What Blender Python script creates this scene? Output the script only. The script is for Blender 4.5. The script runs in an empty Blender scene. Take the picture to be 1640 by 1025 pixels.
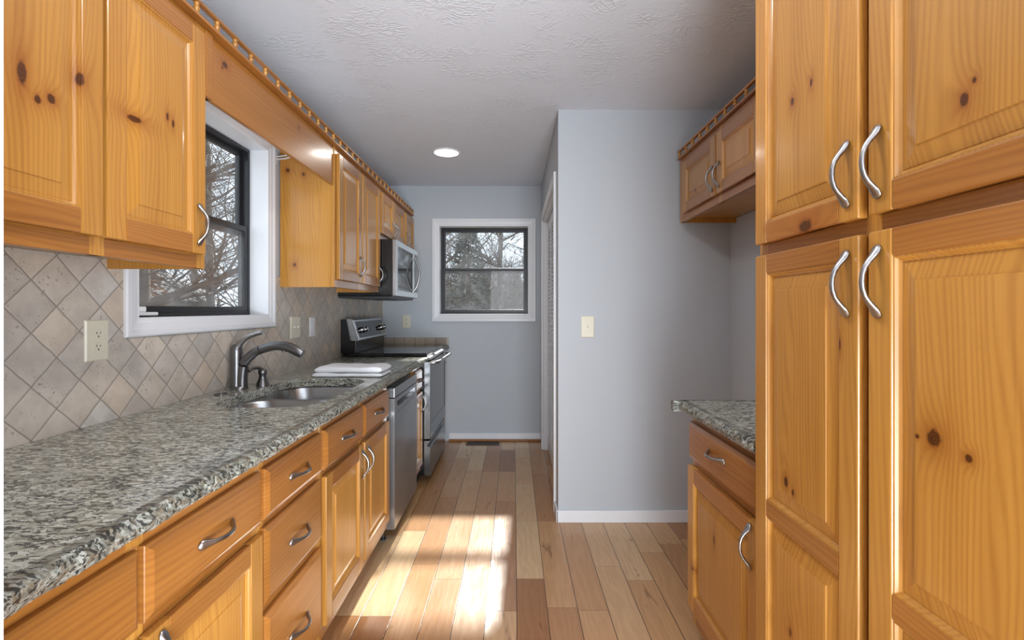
import bpy, bmesh, math, random
from mathutils import Vector, Matrix

S = bpy.context.scene
COL = S.collection
RND = random.Random(7)

# ------------------------------------------------------------------ camera, world, sun, exposure
CAM_Z = 1.26
cam_d = bpy.data.cameras.new('camera')
cam_d.sensor_width = 36.0
cam_d.lens = 774.0 / 1640.0 * 36.0
cam_d.shift_x = -3.0 / 1640.0
cam_d.shift_y = -17.5 / 1640.0
cam_d.clip_start = 0.02
cam = bpy.data.objects.new('camera', cam_d)
cam.location = (0, 0, CAM_Z)
cam.rotation_euler = (math.pi / 2, 0, 0)
COL.objects.link(cam)
S.camera = cam

S.view_settings.view_transform = 'Standard'
S.view_settings.look = 'None'
S.view_settings.gamma = 1.0
S.view_settings.exposure = 0.0
S.view_settings.use_curve_mapping = False
S.cycles.use_denoising = True
S.cycles.max_bounces = 8
S.cycles.diffuse_bounces = 5
S.cycles.transparent_max_bounces = 12
S.cycles.sample_clamp_indirect = 6.0
S.cycles.caustics_reflective = False
S.cycles.caustics_refractive = False

world = bpy.data.worlds.new('overcast_sky')
S.world = world
world.use_nodes = True
bg = world.node_tree.nodes['Background']
bg.inputs[0].default_value = (0.80, 0.90, 1.0, 1)
bg.inputs[1].default_value = 1.8

sun_d = bpy.data.lights.new('sun', 'SUN')
sun_d.energy = 14.0
sun_d.angle = math.radians(2.0)
sun_d.color = (1.0, 0.95, 0.87)
sun = bpy.data.objects.new('sun', sun_d)
sun.rotation_euler = Vector((-0.07, -1.0, -0.713)).to_track_quat('-Z', 'Y').to_euler()
COL.objects.link(sun)


def area(name, loc, target, sx, sy, power, color):
    d = bpy.data.lights.new(name, 'AREA')
    d.shape = 'RECTANGLE'
    d.size, d.size_y = sx, sy
    d.energy = power
    d.color = color
    o = bpy.data.objects.new(name, d)
    o.location = loc
    o.rotation_euler = (Vector(target) - Vector(loc)).to_track_quat('-Z', 'Y').to_euler()
    COL.objects.link(o)
    return o


# added area fills in the unseen room behind the camera, brightening walls and ceiling
area('rear_fill', (0.35, -3.05, 1.25), (0.3, 2.0, 1.4), 3.3, 2.2, 85, (0.93, 0.97, 1.0))  # broad fill added at an invented rear opening, lights the kitchen from behind
area('side_fill', (2.85, -1.2, 1.35), (-1.0, 0.9, 1.3), 1.8, 1.5, 60, (0.95, 0.97, 1.0))  # smaller fill added from the right, no source is seen there
area('ceiling_fill', (0.70, -1.0, 0.55), (0.0, 2.0, 2.44), 1.6, 1.2, 150, (0.86, 0.93, 1.0))  # soft light without a fixture, added to lift the kitchen ceiling


# ------------------------------------------------------------------ node helper
class G:
    def __init__(self, name):
        self.m = bpy.data.materials.new(name)
        self.m.use_nodes = True
        self.nt = self.m.node_tree
        self.nt.nodes.clear()
        self.out = self.nt.nodes.new('ShaderNodeOutputMaterial')

    def put(self, sock, v):
        if v is None:
            return
        if isinstance(v, bpy.types.NodeSocket):
            self.nt.links.new(v, sock)
        else:
            if isinstance(v, (tuple, list)) and len(v) == 3 and sock.type == 'RGBA':
                v = (*v, 1)
            sock.default_value = v

    def node(self, t, props=None, **ins):
        n = self.nt.nodes.new(t)
        for k, v in (props or {}).items():
            setattr(n, k, v)
        for k, v in ins.items():
            self.put(n.inputs[k], v)
        return n

    def math(self, op, a, b=None, c=None, clamp=False):
        n = self.nt.nodes.new('ShaderNodeMath')
        n.operation = op
        n.use_clamp = clamp
        self.put(n.inputs[0], a)
        self.put(n.inputs[1], b)
        self.put(n.inputs[2], c)
        return n.outputs[0]

    def vmath(self, op, a, b=None):
        n = self.nt.nodes.new('ShaderNodeVectorMath')
        n.operation = op
        self.put(n.inputs[0], a)
        self.put(n.inputs[1], b)
        return n.outputs[0]

    def xyz(self, x, y, z):
        n = self.nt.nodes.new('ShaderNodeCombineXYZ')
        self.put(n.inputs[0], x); self.put(n.inputs[1], y); self.put(n.inputs[2], z)
        return n.outputs[0]

    def sep(self, v):
        n = self.nt.nodes.new('ShaderNodeSeparateXYZ')
        self.put(n.inputs[0], v)
        return n.outputs

    def pos(self):
        return self.nt.nodes.new('ShaderNodeNewGeometry').outputs['Position']

    def rand(self):
        return self.nt.nodes.new('ShaderNodeObjectInfo').outputs['Random']

    def noise(self, vec, scale=1.0, detail=3.0, rough=0.5, dist=0.0):
        n = self.node('ShaderNodeTexNoise')
        self.put(n.inputs['Vector'], vec)
        n.inputs['Scale'].default_value = scale
        n.inputs['Detail'].default_value = detail
        n.inputs['Roughness'].default_value = rough
        n.inputs['Distortion'].default_value = dist
        return n.outputs[0]

    def white(self, vec):
        n = self.node('ShaderNodeTexWhiteNoise', {'noise_dimensions': '3D'})
        self.put(n.inputs['Vector'], vec)
        return n.outputs

    def ramp(self, f, stops, interp='LINEAR'):
        n = self.nt.nodes.new('ShaderNodeValToRGB')
        n.color_ramp.interpolation = interp
        e = n.color_ramp.elements
        while len(e) > 1:
            e.remove(e[-1])
        e[0].position = stops[0][0]; e[0].color = (*stops[0][1], 1)
        for p, c in stops[1:]:
            x = e.new(p); x.color = (*c, 1)
        self.put(n.inputs[0], f)
        return n.outputs[0]

    def mix(self, f, a, b, blend='MIX'):
        n = self.nt.nodes.new('ShaderNodeMix')
        n.data_type = 'RGBA'
        n.blend_type = blend
        self.put(n.inputs[0], f)
        self.put(n.inputs[6], a); self.put(n.inputs[7], b)
        return n.outputs[2]

    def step(self, x, lo, hi):
        n = self.nt.nodes.new('ShaderNodeMapRange')
        n.interpolation_type = 'SMOOTHSTEP'
        self.put(n.inputs[0], x)
        n.inputs[1].default_value = lo; n.inputs[2].default_value = hi
        n.inputs[3].default_value = 0.0; n.inputs[4].default_value = 1.0
        return n.outputs[0]

    def bump(self, h, strength=0.3, dist=0.01):
        n = self.nt.nodes.new('ShaderNodeBump')
        n.inputs['Strength'].default_value = strength
        n.inputs['Distance'].default_value = dist
        self.put(n.inputs['Height'], h)
        return n.outputs[0]

    def bsdf(self, color, rough=0.5, metal=0.0, normal=None, spec=0.5, coat=0.0, coat_rough=0.1, **kw):
        n = self.nt.nodes.new('ShaderNodeBsdfPrincipled')
        self.put(n.inputs['Base Color'], color)
        self.put(n.inputs['Roughness'], rough)
        self.put(n.inputs['Metallic'], metal)
        n.inputs['Specular IOR Level'].default_value = spec
        n.inputs['Coat Weight'].default_value = coat
        n.inputs['Coat Roughness'].default_value = coat_rough
        if normal is not None:
            self.put(n.inputs['Normal'], normal)
        self.nt.links.new(n.outputs[0], self.out.inputs[0])
        return n


def srgb(r, g, b):
    f = lambda c: (c / 255 / 12.92) if c / 255 <= 0.04045 else ((c / 255 + 0.055) / 1.055) ** 2.4
    return (f(r), f(g), f(b))


def plain(name, color, rough=0.5, metal=0.0, spec=0.5, noise=0.0, nscale=40.0):
    g = G(name)
    c = color
    if noise:
        f = g.noise(g.pos(), nscale, 3)
        c = g.mix(f, tuple(v * (1 - noise) for v in color), tuple(min(1, v * (1 + noise)) for v in color))
    g.bsdf(c, rough, metal, spec=spec)
    return g.m


def pine(name, axis, knots=(), light=srgb(194, 142, 66), dark=srgb(146, 92, 34), rough=0.30, kscale=2.6, kthresh=0.62):
    """Varnished knotty pine. axis 'z' = grain runs up, 'h' = grain runs along the face. knots: (u, z, ru, rz) with u = x + y."""
    g = G(name)
    p = g.sep(g.pos())
    u0 = g.math('ADD', p[0], p[1])
    z0 = p[2]
    r = g.rand()
    u = g.math('ADD', u0, g.math('MULTIPLY', r, 17.3))
    z = g.math('ADD', z0, g.math('MULTIPLY', r, 9.1))
    if axis == 'z':
        c, a = u, z
    else:
        c, a = z, u
    # sparse random knots
    v = g.node('ShaderNodeTexVoronoi', {'voronoi_dimensions': '2D', 'feature': 'F1'})
    sq = g.xyz(g.math('MULTIPLY', c, 1.6), a, 0.0)
    g.put(v.inputs['Vector'], sq)
    v.inputs['Scale'].default_value = kscale
    cellr = g.sep(v.outputs['Color'])
    on = g.math('GREATER_THAN', cellr[0], kthresh)
    size = g.math('MULTIPLY_ADD', cellr[1], 0.016, 0.010)
    d = g.math('DIVIDE', v.outputs['Distance'], size)
    d = g.math('ADD', d, g.math('MULTIPLY', g.math('SUBTRACT', 1.0, on), 1000.0))
    d = g.math('DIVIDE', d, kscale)
    for (ku, kz, ru, rz) in knots:
        du = g.math('DIVIDE', g.math('SUBTRACT', u0, ku), ru)
        dz = g.math('DIVIDE', g.math('SUBTRACT', z0, kz), rz)
        dk = g.math('SQRT', g.math('ADD', g.math('MULTIPLY', du, du), g.math('MULTIPLY', dz, dz)))
        d = g.math('MINIMUM', d, g.math('MULTIPLY', dk, 0.85))
    wob = g.noise(g.pos(), 90, 2)
    d = g.math('ADD', d, g.math('MULTIPLY_ADD', wob, 0.7, -0.35))
    bend = g.math('EXPONENT', g.math('MULTIPLY', d, -0.45))
    # growth lines
    low = g.noise(g.xyz(g.math('MULTIPLY', c, 7.0), g.math('MULTIPLY', a, 0.9), r), 1.0, 2)
    t = g.math('MULTIPLY_ADD', c, 520.0, g.math('MULTIPLY', low, 75.0))
    t = g.math('MULTIPLY_ADD', bend, 20.0, t)
    ring = g.math('MULTIPLY_ADD', g.math('SINE', t), 0.5, 0.5)
    ring = g.math('POWER', ring, 1.7)
    streak = g.noise(g.xyz(g.math('MULTIPLY', c, 150.0), g.math('MULTIPLY', a, 2.2), r), 1.0, 3)
    broad = g.noise(g.xyz(g.math('MULTIPLY', c, 11.0), g.math('MULTIPLY', a, 0.8), g.math('MULTIPLY', r, 5.0)), 1.0, 2)
    f = g.math('MULTIPLY_ADD', ring, 0.25, g.math('MULTIPLY', streak, 0.50))
    f = g.math('MULTIPLY_ADD', broad, 0.85, g.math('ADD', f, -0.36), clamp=True)
    col = g.mix(f, light, dark)
    tone = g.math('MULTIPLY_ADD', r, 0.22, 0.88)
    col = g.mix(1.0, col, g.xyz(tone, tone, tone), 'MULTIPLY')
    halo = g.math('MULTIPLY', g.math('EXPONENT', g.math('MULTIPLY', d, -0.60)), 1.15, clamp=True)
    col = g.mix(halo, col, srgb(132, 68, 18))
    kn = g.math('SUBTRACT', 1.0, g.step(d, 0.65, 1.15))
    krings = g.math('MULTIPLY_ADD', g.math('SINE', g.math('MULTIPLY', d, 16.0)), 0.25, 0.5)
    col = g.mix(kn, col, g.mix(krings, srgb(48, 24, 8), srgb(100, 54, 18)))
    rr = g.math('MULTIPLY_ADD', streak, 0.10, rough - 0.05)
    g.bsdf(col, rr, normal=g.bump(streak, 0.05, 0.002), spec=0.5, coat=0.25, coat_rough=0.12)
    return g.m


# ------------------------------------------------------------------ materials
def mat_wall(name, c):
    g = G(name)
    n = g.noise(g.pos(), 180, 4, 0.6)
    big = g.noise(g.pos(), 1.3, 2)
    col = g.mix(big, tuple(x * 0.97 for x in c), tuple(min(1, x * 1.03) for x in c))
    g.bsdf(col, 0.62, normal=g.bump(n, 0.10, 0.002), spec=0.3)
    return g.m


def mat_ceiling():
    g = G('textured_ceiling_paint')
    p = g.pos()
    w = g.noise(p, 9, 3, 0.6)
    q = g.vmath('ADD', p, g.xyz(g.math('MULTIPLY', w, 0.10), g.math('MULTIPLY', g.noise(p, 7, 3), 0.12), 0.0))
    v = g.node('ShaderNodeTexVoronoi', {'feature': 'DISTANCE_TO_EDGE'})
    g.put(v.inputs['Vector'], g.vmath('MULTIPLY', q, (1.0, 2.4, 1.0)))
    v.inputs['Scale'].default_value = 23
    ridge = g.math('SUBTRACT', 1.0, g.step(v.outputs['Distance'], 0.0, 0.16))
    mask = g.step(g.noise(p, 5.5, 3, 0.6), 0.44, 0.62)
    h = g.math('MULTIPLY_ADD', g.math('MULTIPLY', ridge, mask), 1.0, g.math('MULTIPLY', g.noise(p, 70, 4, 0.6), 0.7))
    g.bsdf(srgb(216, 221, 230), 0.75, normal=g.bump(h, 0.45, 0.004), spec=0.2)
    return g.m


def mat_floor():
    g = G('oak_plank_floor')
    p = g.sep(g.pos())
    W = 0.128
    fx = g.math('DIVIDE', g.math('ADD', p[0], 10 * W - 0.012), W)
    row = g.math('FLOOR', fx)
    lx = g.math('FRACT', fx)
    wr = g.white(g.xyz(row, 3.7, 1.0))
    rs = g.sep(wr[1])
    L = g.math('MULTIPLY_ADD', rs[0], 0.55, 0.55)
    fy = g.math('DIVIDE', g.math('MULTIPLY_ADD', rs[1], 9.0, g.math('ADD', p[1], 20.0)), L)
    idx = g.math('FLOOR', fy)
    ly = g.math('MULTIPLY', g.math('FRACT', fy), L)
    wb = g.white(g.xyz(row, idx, 31.0))
    bs = g.sep(wb[1])
    base = g.ramp(bs[0], [(0.0, srgb(156, 110, 72)), (0.10, srgb(178, 131, 88)), (0.35, srgb(194, 150, 105)), (0.78, srgb(204, 163, 118)), (1.0, srgb(218, 188, 148))])
    ox = g.math('MULTIPLY', bs[1], 40.0)
    low = g.noise(g.xyz(g.math('MULTIPLY_ADD', p[0], 9.0, ox), g.math('MULTIPLY', p[1], 1.6), bs[2]), 1.0, 3)
    t = g.math('MULTIPLY_ADD', p[0], 190.0, g.math('MULTIPLY', low, 46.0))
    ring = g.math('MULTIPLY_ADD', g.math('SINE', t), 0.5, 0.5)
    st = g.noise(g.xyz(g.math('MULTIPLY_ADD', p[0], 160.0, ox), g.math('MULTIPLY', p[1], 5.0), bs[2]), 1.0, 4)
    f = g.math('MULTIPLY_ADD', ring, 0.22, g.math('MULTIPLY', st, 0.5))
    col = g.mix(g.math('MULTIPLY', f, 0.75), base, g.mix(1.0, base, (0.55, 0.47, 0.40, 1), 'MULTIPLY'))
    # knots and dark mineral streaks
    kn = g.noise(g.xyz(g.math('MULTIPLY_ADD', p[0], 14.0, ox), g.math('MULTIPLY', p[1], 4.0), bs[2]), 1.0, 3, 0.6, 0.6)
    col = g.mix(g.math('MULTIPLY', g.step(kn, 0.63, 0.74), 0.55), col, srgb(92, 58, 38))
    edge = g.math('MULTIPLY', g.math('MINIMUM', lx, g.math('SUBTRACT', 1.0, lx)), W)
    edge = g.math('MINIMUM', edge, ly)
    gap = g.math('SUBTRACT', 1.0, g.step(edge, 0.0006, 0.0022))
    col = g.mix(gap, col, srgb(48, 30, 20))
    cup = g.math('MULTIPLY', g.math('SUBTRACT', lx, 0.5), g.math('SUBTRACT', lx, 0.5))
    h = g.math('MULTIPLY_ADD', cup, 2.0, g.math('MULTIPLY', g.noise(g.xyz(g.math('MULTIPLY', p[0], 9.0), g.math('MULTIPLY', p[1], 5.0), bs[0]), 1.0, 2), 1.1))
    h = g.math('MULTIPLY_ADD', st, 0.08, h)
    h = g.math('SUBTRACT', h, g.math('MULTIPLY', gap, 0.5))
    rr = g.math('MULTIPLY_ADD', st, 0.12, 0.15)
    g.bsdf(col, rr, normal=g.bump(h, 0.42, 0.004), spec=0.5)
    return g.m


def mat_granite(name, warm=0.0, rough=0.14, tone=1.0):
    g = G(name)
    p = g.pos()
    mp = g.node('ShaderNodeMapping')
    g.put(mp.inputs['Vector'], p)
    mp.inputs['Rotation'].default_value = (0, 0, math.radians(-38))
    mp.inputs['Scale'].default_value = (0.42, 1.0, 1.0)
    q = g.vmath('ADD', mp.outputs[0], g.vmath('MULTIPLY', g.node('ShaderNodeTexNoise', Vector=p, Scale=30.0).outputs[1], (0.02, 0.02, 0.02)))
    n1 = g.noise(q, 150, 4, 0.62)
    n2 = g.noise(g.vmath('ADD', q, (3.1, 1.7, 0.0)), 62, 4, 0.65)
    n3 = g.noise(p, 11, 3)
    v = g.node('ShaderNodeTexVoronoi', {'feature': 'F1'})
    g.put(v.inputs['Vector'], q)
    v.inputs['Scale'].default_value = 165
    cr = g.sep(v.outputs['Color'])
    base = g.ramp(g.math('MULTIPLY_ADD', cr[0], 0.45, g.math('MULTIPLY', n1, 0.6)),
                  [(0.15, srgb(92, 92, 84)), (0.36, srgb(150, 153, 144)), (0.58, srgb(188, 193, 187)), (0.88, srgb(218, 224, 220))])
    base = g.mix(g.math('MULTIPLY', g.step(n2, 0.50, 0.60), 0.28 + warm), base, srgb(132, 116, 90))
    dk = g.step(g.math('MULTIPLY_ADD', cr[1], 0.10, g.math('MULTIPLY', n3, 0.10)), -1.0, -0.5)
    dark = g.step(g.math('ADD', n1, g.math('MULTIPLY_ADD', cr[1], 0.16, g.math('MULTIPLY_ADD', n3, 0.22, -0.19))), 0.515, 0.570)
    col = g.mix(g.math('MULTIPLY', dark, 0.92), base, srgb(30, 32, 29))
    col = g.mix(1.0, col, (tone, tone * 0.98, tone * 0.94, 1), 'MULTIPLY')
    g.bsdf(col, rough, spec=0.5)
    return g.m


def mat_tile():
    g = G('tumbled_travertine_diamonds')
    p = g.sep(g.pos())
    D = 0.1403
    a = g.math('DIVIDE', g.math('SUBTRACT', p[1], 1.398), D)
    b = g.math('DIVIDE', g.math('SUBTRACT', p[2], 1.337), D)
    wob = g.noise(g.pos(), 22, 2)
    wv = g.math('MULTIPLY_ADD', wob, 0.05, -0.025)
    s = g.math('ADD', g.math('ADD', a, b), wv)
    t = g.math('SUBTRACT', g.math('SUBTRACT', a, b), wv)
    i, j = g.math('FLOOR', s), g.math('FLOOR', t)
    fs, ft = g.math('FRACT', s), g.math('FRACT', t)
    es = g.math('MINIMUM', fs, g.math('SUBTRACT', 1.0, fs))
    et = g.math('MINIMUM', ft, g.math('SUBTRACT', 1.0, ft))
    e = g.math('MINIMUM', es, et)
    w = g.sep(g.white(g.xyz(i, j, 2.0))[1])
    base = g.ramp(w[0], [(0.0, srgb(190, 184, 177)), (0.4, srgb(198, 191, 182)), (0.7, srgb(206, 196, 184)), (0.9, srgb(210, 194, 176)), (1.0, srgb(204, 201, 196))])
    cl = g.noise(g.vmath('ADD', g.pos(), g.xyz(w[1], w[2], 0.0)), 14, 5, 0.62)
    base = g.mix(g.step(cl, 0.30, 0.72), g.mix(1.0, base, (0.80, 0.79, 0.78, 1), 'MULTIPLY'), base)
    pits = g.step(g.noise(g.vmath('ADD', g.pos(), g.xyz(0.0, w[1], w[2])), 120, 3, 0.7), 0.58, 0.66)
    pm = g.step(g.noise(g.pos(), 16, 2), 0.48, 0.62)
    pits = g.math('MULTIPLY', pits, pm)
    base = g.mix(g.math('MULTIPLY', pits, 0.7), base, srgb(96, 90, 84))
    grout = g.math('SUBTRACT', 1.0, g.step(e, 0.008, 0.024))
    col = g.mix(grout, base, srgb(138, 131, 124))
    h = g.math('SUBTRACT', g.step(e, 0.005, 0.06), g.math('MULTIPLY', pits, 0.6))
    g.bsdf(col, 0.5, normal=g.bump(h, 0.35, 0.003), spec=0.35)
    return g.m


def mat_tile_row():
    g = G('travertine_square_row')
    p = g.sep(g.pos())
    a = g.math('DIVIDE', g.math('ADD', p[0], 2.03), 0.0985)
    i = g.math('FLOOR', a)
    f = g.math('FRACT', a)
    e = g.math('MINIMUM', f, g.math('SUBTRACT', 1.0, f))
    w = g.sep(g.white(g.xyz(i, 5.0, 2.0))[1])
    base = g.ramp(w[0], [(0.0, srgb(150, 140, 128)), (1.0, srgb(186, 174, 158))])
    cl = g.noise(g.pos(), 26, 4, 0.6)
    base = g.mix(cl, g.mix(1.0, base, (0.75, 0.74, 0.72, 1), 'MULTIPLY'), base)
    col = g.mix(g.math('SUBTRACT', 1.0, g.step(e, 0.01, 0.035)), base, srgb(105, 99, 92))
    g.bsdf(col, 0.5, spec=0.35)
    return g.m


def mat_steel(name, base=(0.42, 0.43, 0.44), rough=0.32, axis=2, stretch=400.0):
    g = G(name)
    p = g.pos()
    sc = [2.0, 2.0, 2.0]
    sc[axis] = stretch
    n = g.noise(g.vmath('MULTIPLY', p, tuple(sc)), 1.0, 3)
    col = g.mix(n, tuple(x * 0.94 for x in base), tuple(min(1, x * 1.06) for x in base))
    g.bsdf(col, g.math('MULTIPLY_ADD', n, 0.10, rough - 0.05), 1.0, normal=g.bump(n, 0.02, 0.001))
    return g.m


def mat_glass(name, dirt=0.06, tint=(0.94, 0.96, 0.97)):
    g = G(name)
    tr = g.node('ShaderNodeBsdfTransparent'); tr.inputs[0].default_value = (*tint, 1)
    gl = g.node('ShaderNodeBsdfGlossy'); gl.inputs['Roughness'].default_value = 0.02
    fr = g.node('ShaderNodeFresnel'); fr.inputs['IOR'].default_value = 1.45
    m1 = g.nt.nodes.new('ShaderNodeMixShader')
    front = g.math('SUBTRACT', 1.0, g.node('ShaderNodeNewGeometry').outputs['Backfacing'])
    g.put(m1.inputs[0], g.math('MULTIPLY', fr.outputs[0], front)); g.nt.links.new(tr.outputs[0], m1.inputs[1]); g.nt.links.new(gl.outputs[0], m1.inputs[2])
    df = g.node('ShaderNodeBsdfDiffuse'); df.inputs[0].default_value = (0.78, 0.80, 0.82, 1)
    p = g.pos()
    n = g.noise(p, 7, 5, 0.65, 0.4)
    n2 = g.noise(g.vmath('MULTIPLY', p, (60.0, 60.0, 5.0)), 1.0, 3)
    f = g.math('MULTIPLY', g.math('ADD', g.step(n, 0.35, 0.8), g.math('MULTIPLY', g.step(n2, 0.5, 0.75), 0.5)), dirt, clamp=True)
    f = g.math('ADD', f, dirt * 0.35)
    m2 = g.nt.nodes.new('ShaderNodeMixShader')
    g.put(m2.inputs[0], f); g.nt.links.new(m1.outputs[0], m2.inputs[1]); g.nt.links.new(df.outputs[0], m2.inputs[2])
    g.nt.links.new(m2.outputs[0], g.out.inputs[0])
    return g.m


def mat_emit(name, color, strength):
    g = G(name)
    n = g.node('ShaderNodeEmission', Color=color, Strength=strength)
    g.nt.links.new(n.outputs[0], g.out.inputs[0])
    return g.m


def mat_towel():
    g = G('white_terry')
    n = g.noise(g.pos(), 500, 3, 0.7)
    g.bsdf(srgb(226, 228, 232), 0.9, normal=g.bump(n, 0.5, 0.002), spec=0.1)
    return g.m


def mat_bark(name, a, b):
    g = G(name)
    n = g.noise(g.vmath('MULTIPLY', g.pos(), (1.0, 1.0, 0.25)), 16, 4, 0.6)
    g.bsdf(g.mix(n, a, b), 0.85, spec=0.2)
    return g.m


def mat_ground():
    g = G('leaf_litter')
    n = g.noise(g.pos(), 3.5, 6, 0.7)
    g.bsdf(g.ramp(n, [(0.3, srgb(92, 82, 72)), (0.5, srgb(140, 124, 106)), (0.7, srgb(172, 158, 138))]), 0.9, spec=0.1)
    return g.m


M = {}
LX = -0.944
PY = -0.944          # u = x + y on the upper left doors is y - .944
K_UP = [(0.927 + PY, 1.715, 0.008, 0.021), (0.958 + PY, 1.677, 0.006, 0.008), (0.986 + PY, 1.690, 0.008, 0.009), (1.051 + PY, 1.762, 0.010, 0.013),
        (1.204 + PY, 1.736, 0.022, 0.007), (1.318 + PY, 1.786, 0.004, 0.009), (1.34 + PY, 1.775, 0.004, 0.010)]
K_PAN = [(1.0205, 1.739, 0.004, 0.008), (1.0895, 1.727, 0.0055, 0.008), (0.674, 1.552, 0.006, 0.009), (0.659, 1.572, 0.003, 0.004),
         (0.9257, 1.193, 0.003, 0.011), (0.723, 1.066, 0.011, 0.012), (0.667, 1.054, 0.0045, 0.005), (1.1146, 0.861, 0.006, 0.010),
         (1.087, 0.848, 0.004, 0.006), (1.097, 0.527, 0.004, 0.008), (0.752, 1.062, 0.003, 0.003), (1.19, 1.457, 0.007, 0.010)]
K_PAN = [(y + 0.627, z, a, b) for (y, z, a, b) in K_PAN]
K_RB = [(1.565 + 0.647, 0.512, 0.005, 0.014), (1.7455 + 0.647, 0.323, 0.006, 0.006), (1.66 + 0.647, 0.645, 0.006, 0.004)]
K_END = [(-1.214 + 2.595, 2.005, 0.009, 0.010), (-1.13 + 2.595, 1.984, 0.006, 0.008), (-1.177 + 2.595, 1.498, 0.007, 0.008)]
K_VAL = [(1.615 - 0.964, 2.078, 0.013, 0.009), (1.60 - 0.964, 2.062, 0.004, 0.005), (2.17 - 0.964, 2.075, 0.005, 0.006)]
NOK = 2.0            # threshold above which no random knots appear
M['pine_v_up'] = pine('pine_vertical_upper', 'z', K_UP, kthresh=0.86)
M['pine_v_pan'] = pine('pine_vertical_pantry', 'z', K_PAN, kthresh=NOK)
M['pine_v_rb'] = pine('pine_vertical_right_base', 'z', K_RB, kthresh=NOK)
M['pine_end'] = pine('pine_end_panel', 'z', K_END, kthresh=NOK)
M['pine_val'] = pine('pine_valance', 'h', K_VAL, light=srgb(172, 116, 52), dark=srgb(136, 84, 33), kthresh=NOK)
M['pine_v'] = pine('pine_vertical', 'z', kthresh=0.80)
M['pine_h'] = pine('pine_horizontal', 'h', light=srgb(172, 116, 53), dark=srgb(126, 74, 30), kthresh=0.86)
M['pine_dark'] = pine('pine_toe_board', 'h', light=srgb(150, 98, 50), dark=srgb(118, 70, 32), kthresh=NOK, rough=0.5)
M['wall'] = mat_wall('grey_blue_wall_paint', srgb(182, 188, 195))
M['ceiling'] = mat_ceiling()
M['floor'] = mat_floor()
M['white'] = plain('white_trim_paint', srgb(222, 225, 230), 0.35, noise=0.02)
M['granite'] = mat_granite('speckled_granite')
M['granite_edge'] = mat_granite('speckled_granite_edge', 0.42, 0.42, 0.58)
M['tile'] = mat_tile()
M['tile_row'] = mat_tile_row()
M['steel'] = mat_steel('brushed_stainless')
M['steel_sink'] = mat_steel('sink_stainless', (0.46, 0.48, 0.50), 0.28, 1, 300.0)
M['nickel'] = mat_steel('satin_nickel', (0.36, 0.355, 0.36), 0.30, 2, 60.0)
M['faucet'] = mat_steel('faucet_stainless', (0.21, 0.21, 0.215), 0.33, 2, 60.0)
M['black'] = plain('black_enamel', (0.006, 0.006, 0.007), 0.22)
M['blackglass'] = plain('black_ceramic_glass', (0.010, 0.010, 0.012), 0.06)
M['darkglass'] = plain('dark_appliance_glass', (0.03, 0.032, 0.036), 0.05)
M['blackframe'] = plain('black_window_metal', (0.016, 0.017, 0.020), 0.38)
M['steel_dark'] = mat_steel('dark_stainless', (0.20, 0.205, 0.21), 0.24)
M['darkgrey'] = plain('dark_grey_plastic', (0.035, 0.035, 0.038), 0.4)
M['ivory'] = plain('ivory_plastic', srgb(212, 208, 190), 0.35)
M['whiteplastic'] = plain('white_plastic', srgb(222, 224, 226), 0.35)
M['slot'] = plain('dark_slot', (0.01, 0.01, 0.01), 0.6)
M['glass'] = mat_glass('window_glass', 0.10)
M['glass_back'] = mat_glass('dusty_window_glass', 0.14)
M['lamp'] = mat_emit('lamp_diffuser', (1.0, 0.99, 0.96), 5.0)
M['towel'] = mat_towel()
M['bronze'] = plain('brown_register_metal', srgb(70, 52, 40), 0.45, 0.6)
M['bark'] = mat_bark('grey_bark', srgb(84, 78, 74), srgb(128, 120, 114))
M['bark_brown'] = mat_bark('brown_bark', srgb(70, 58, 50), srgb(112, 98, 86))
M['needle'] = plain('evergreen_needles', srgb(62, 76, 62), 0.8, noise=0.4, nscale=8)
M['leaf'] = plain('russet_leaves', srgb(150, 112, 76), 0.8, noise=0.4, nscale=8)
M['brush'] = plain('dry_brush_twigs', srgb(120, 108, 98), 0.9, noise=0.35, nscale=3)
M['ground'] = mat_ground()
M['siding'] = plain('grey_siding', srgb(150, 148, 144), 0.7, noise=0.1)
M['roofing'] = plain('shed_roofing', srgb(92, 88, 86), 0.8, noise=0.2)


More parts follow.
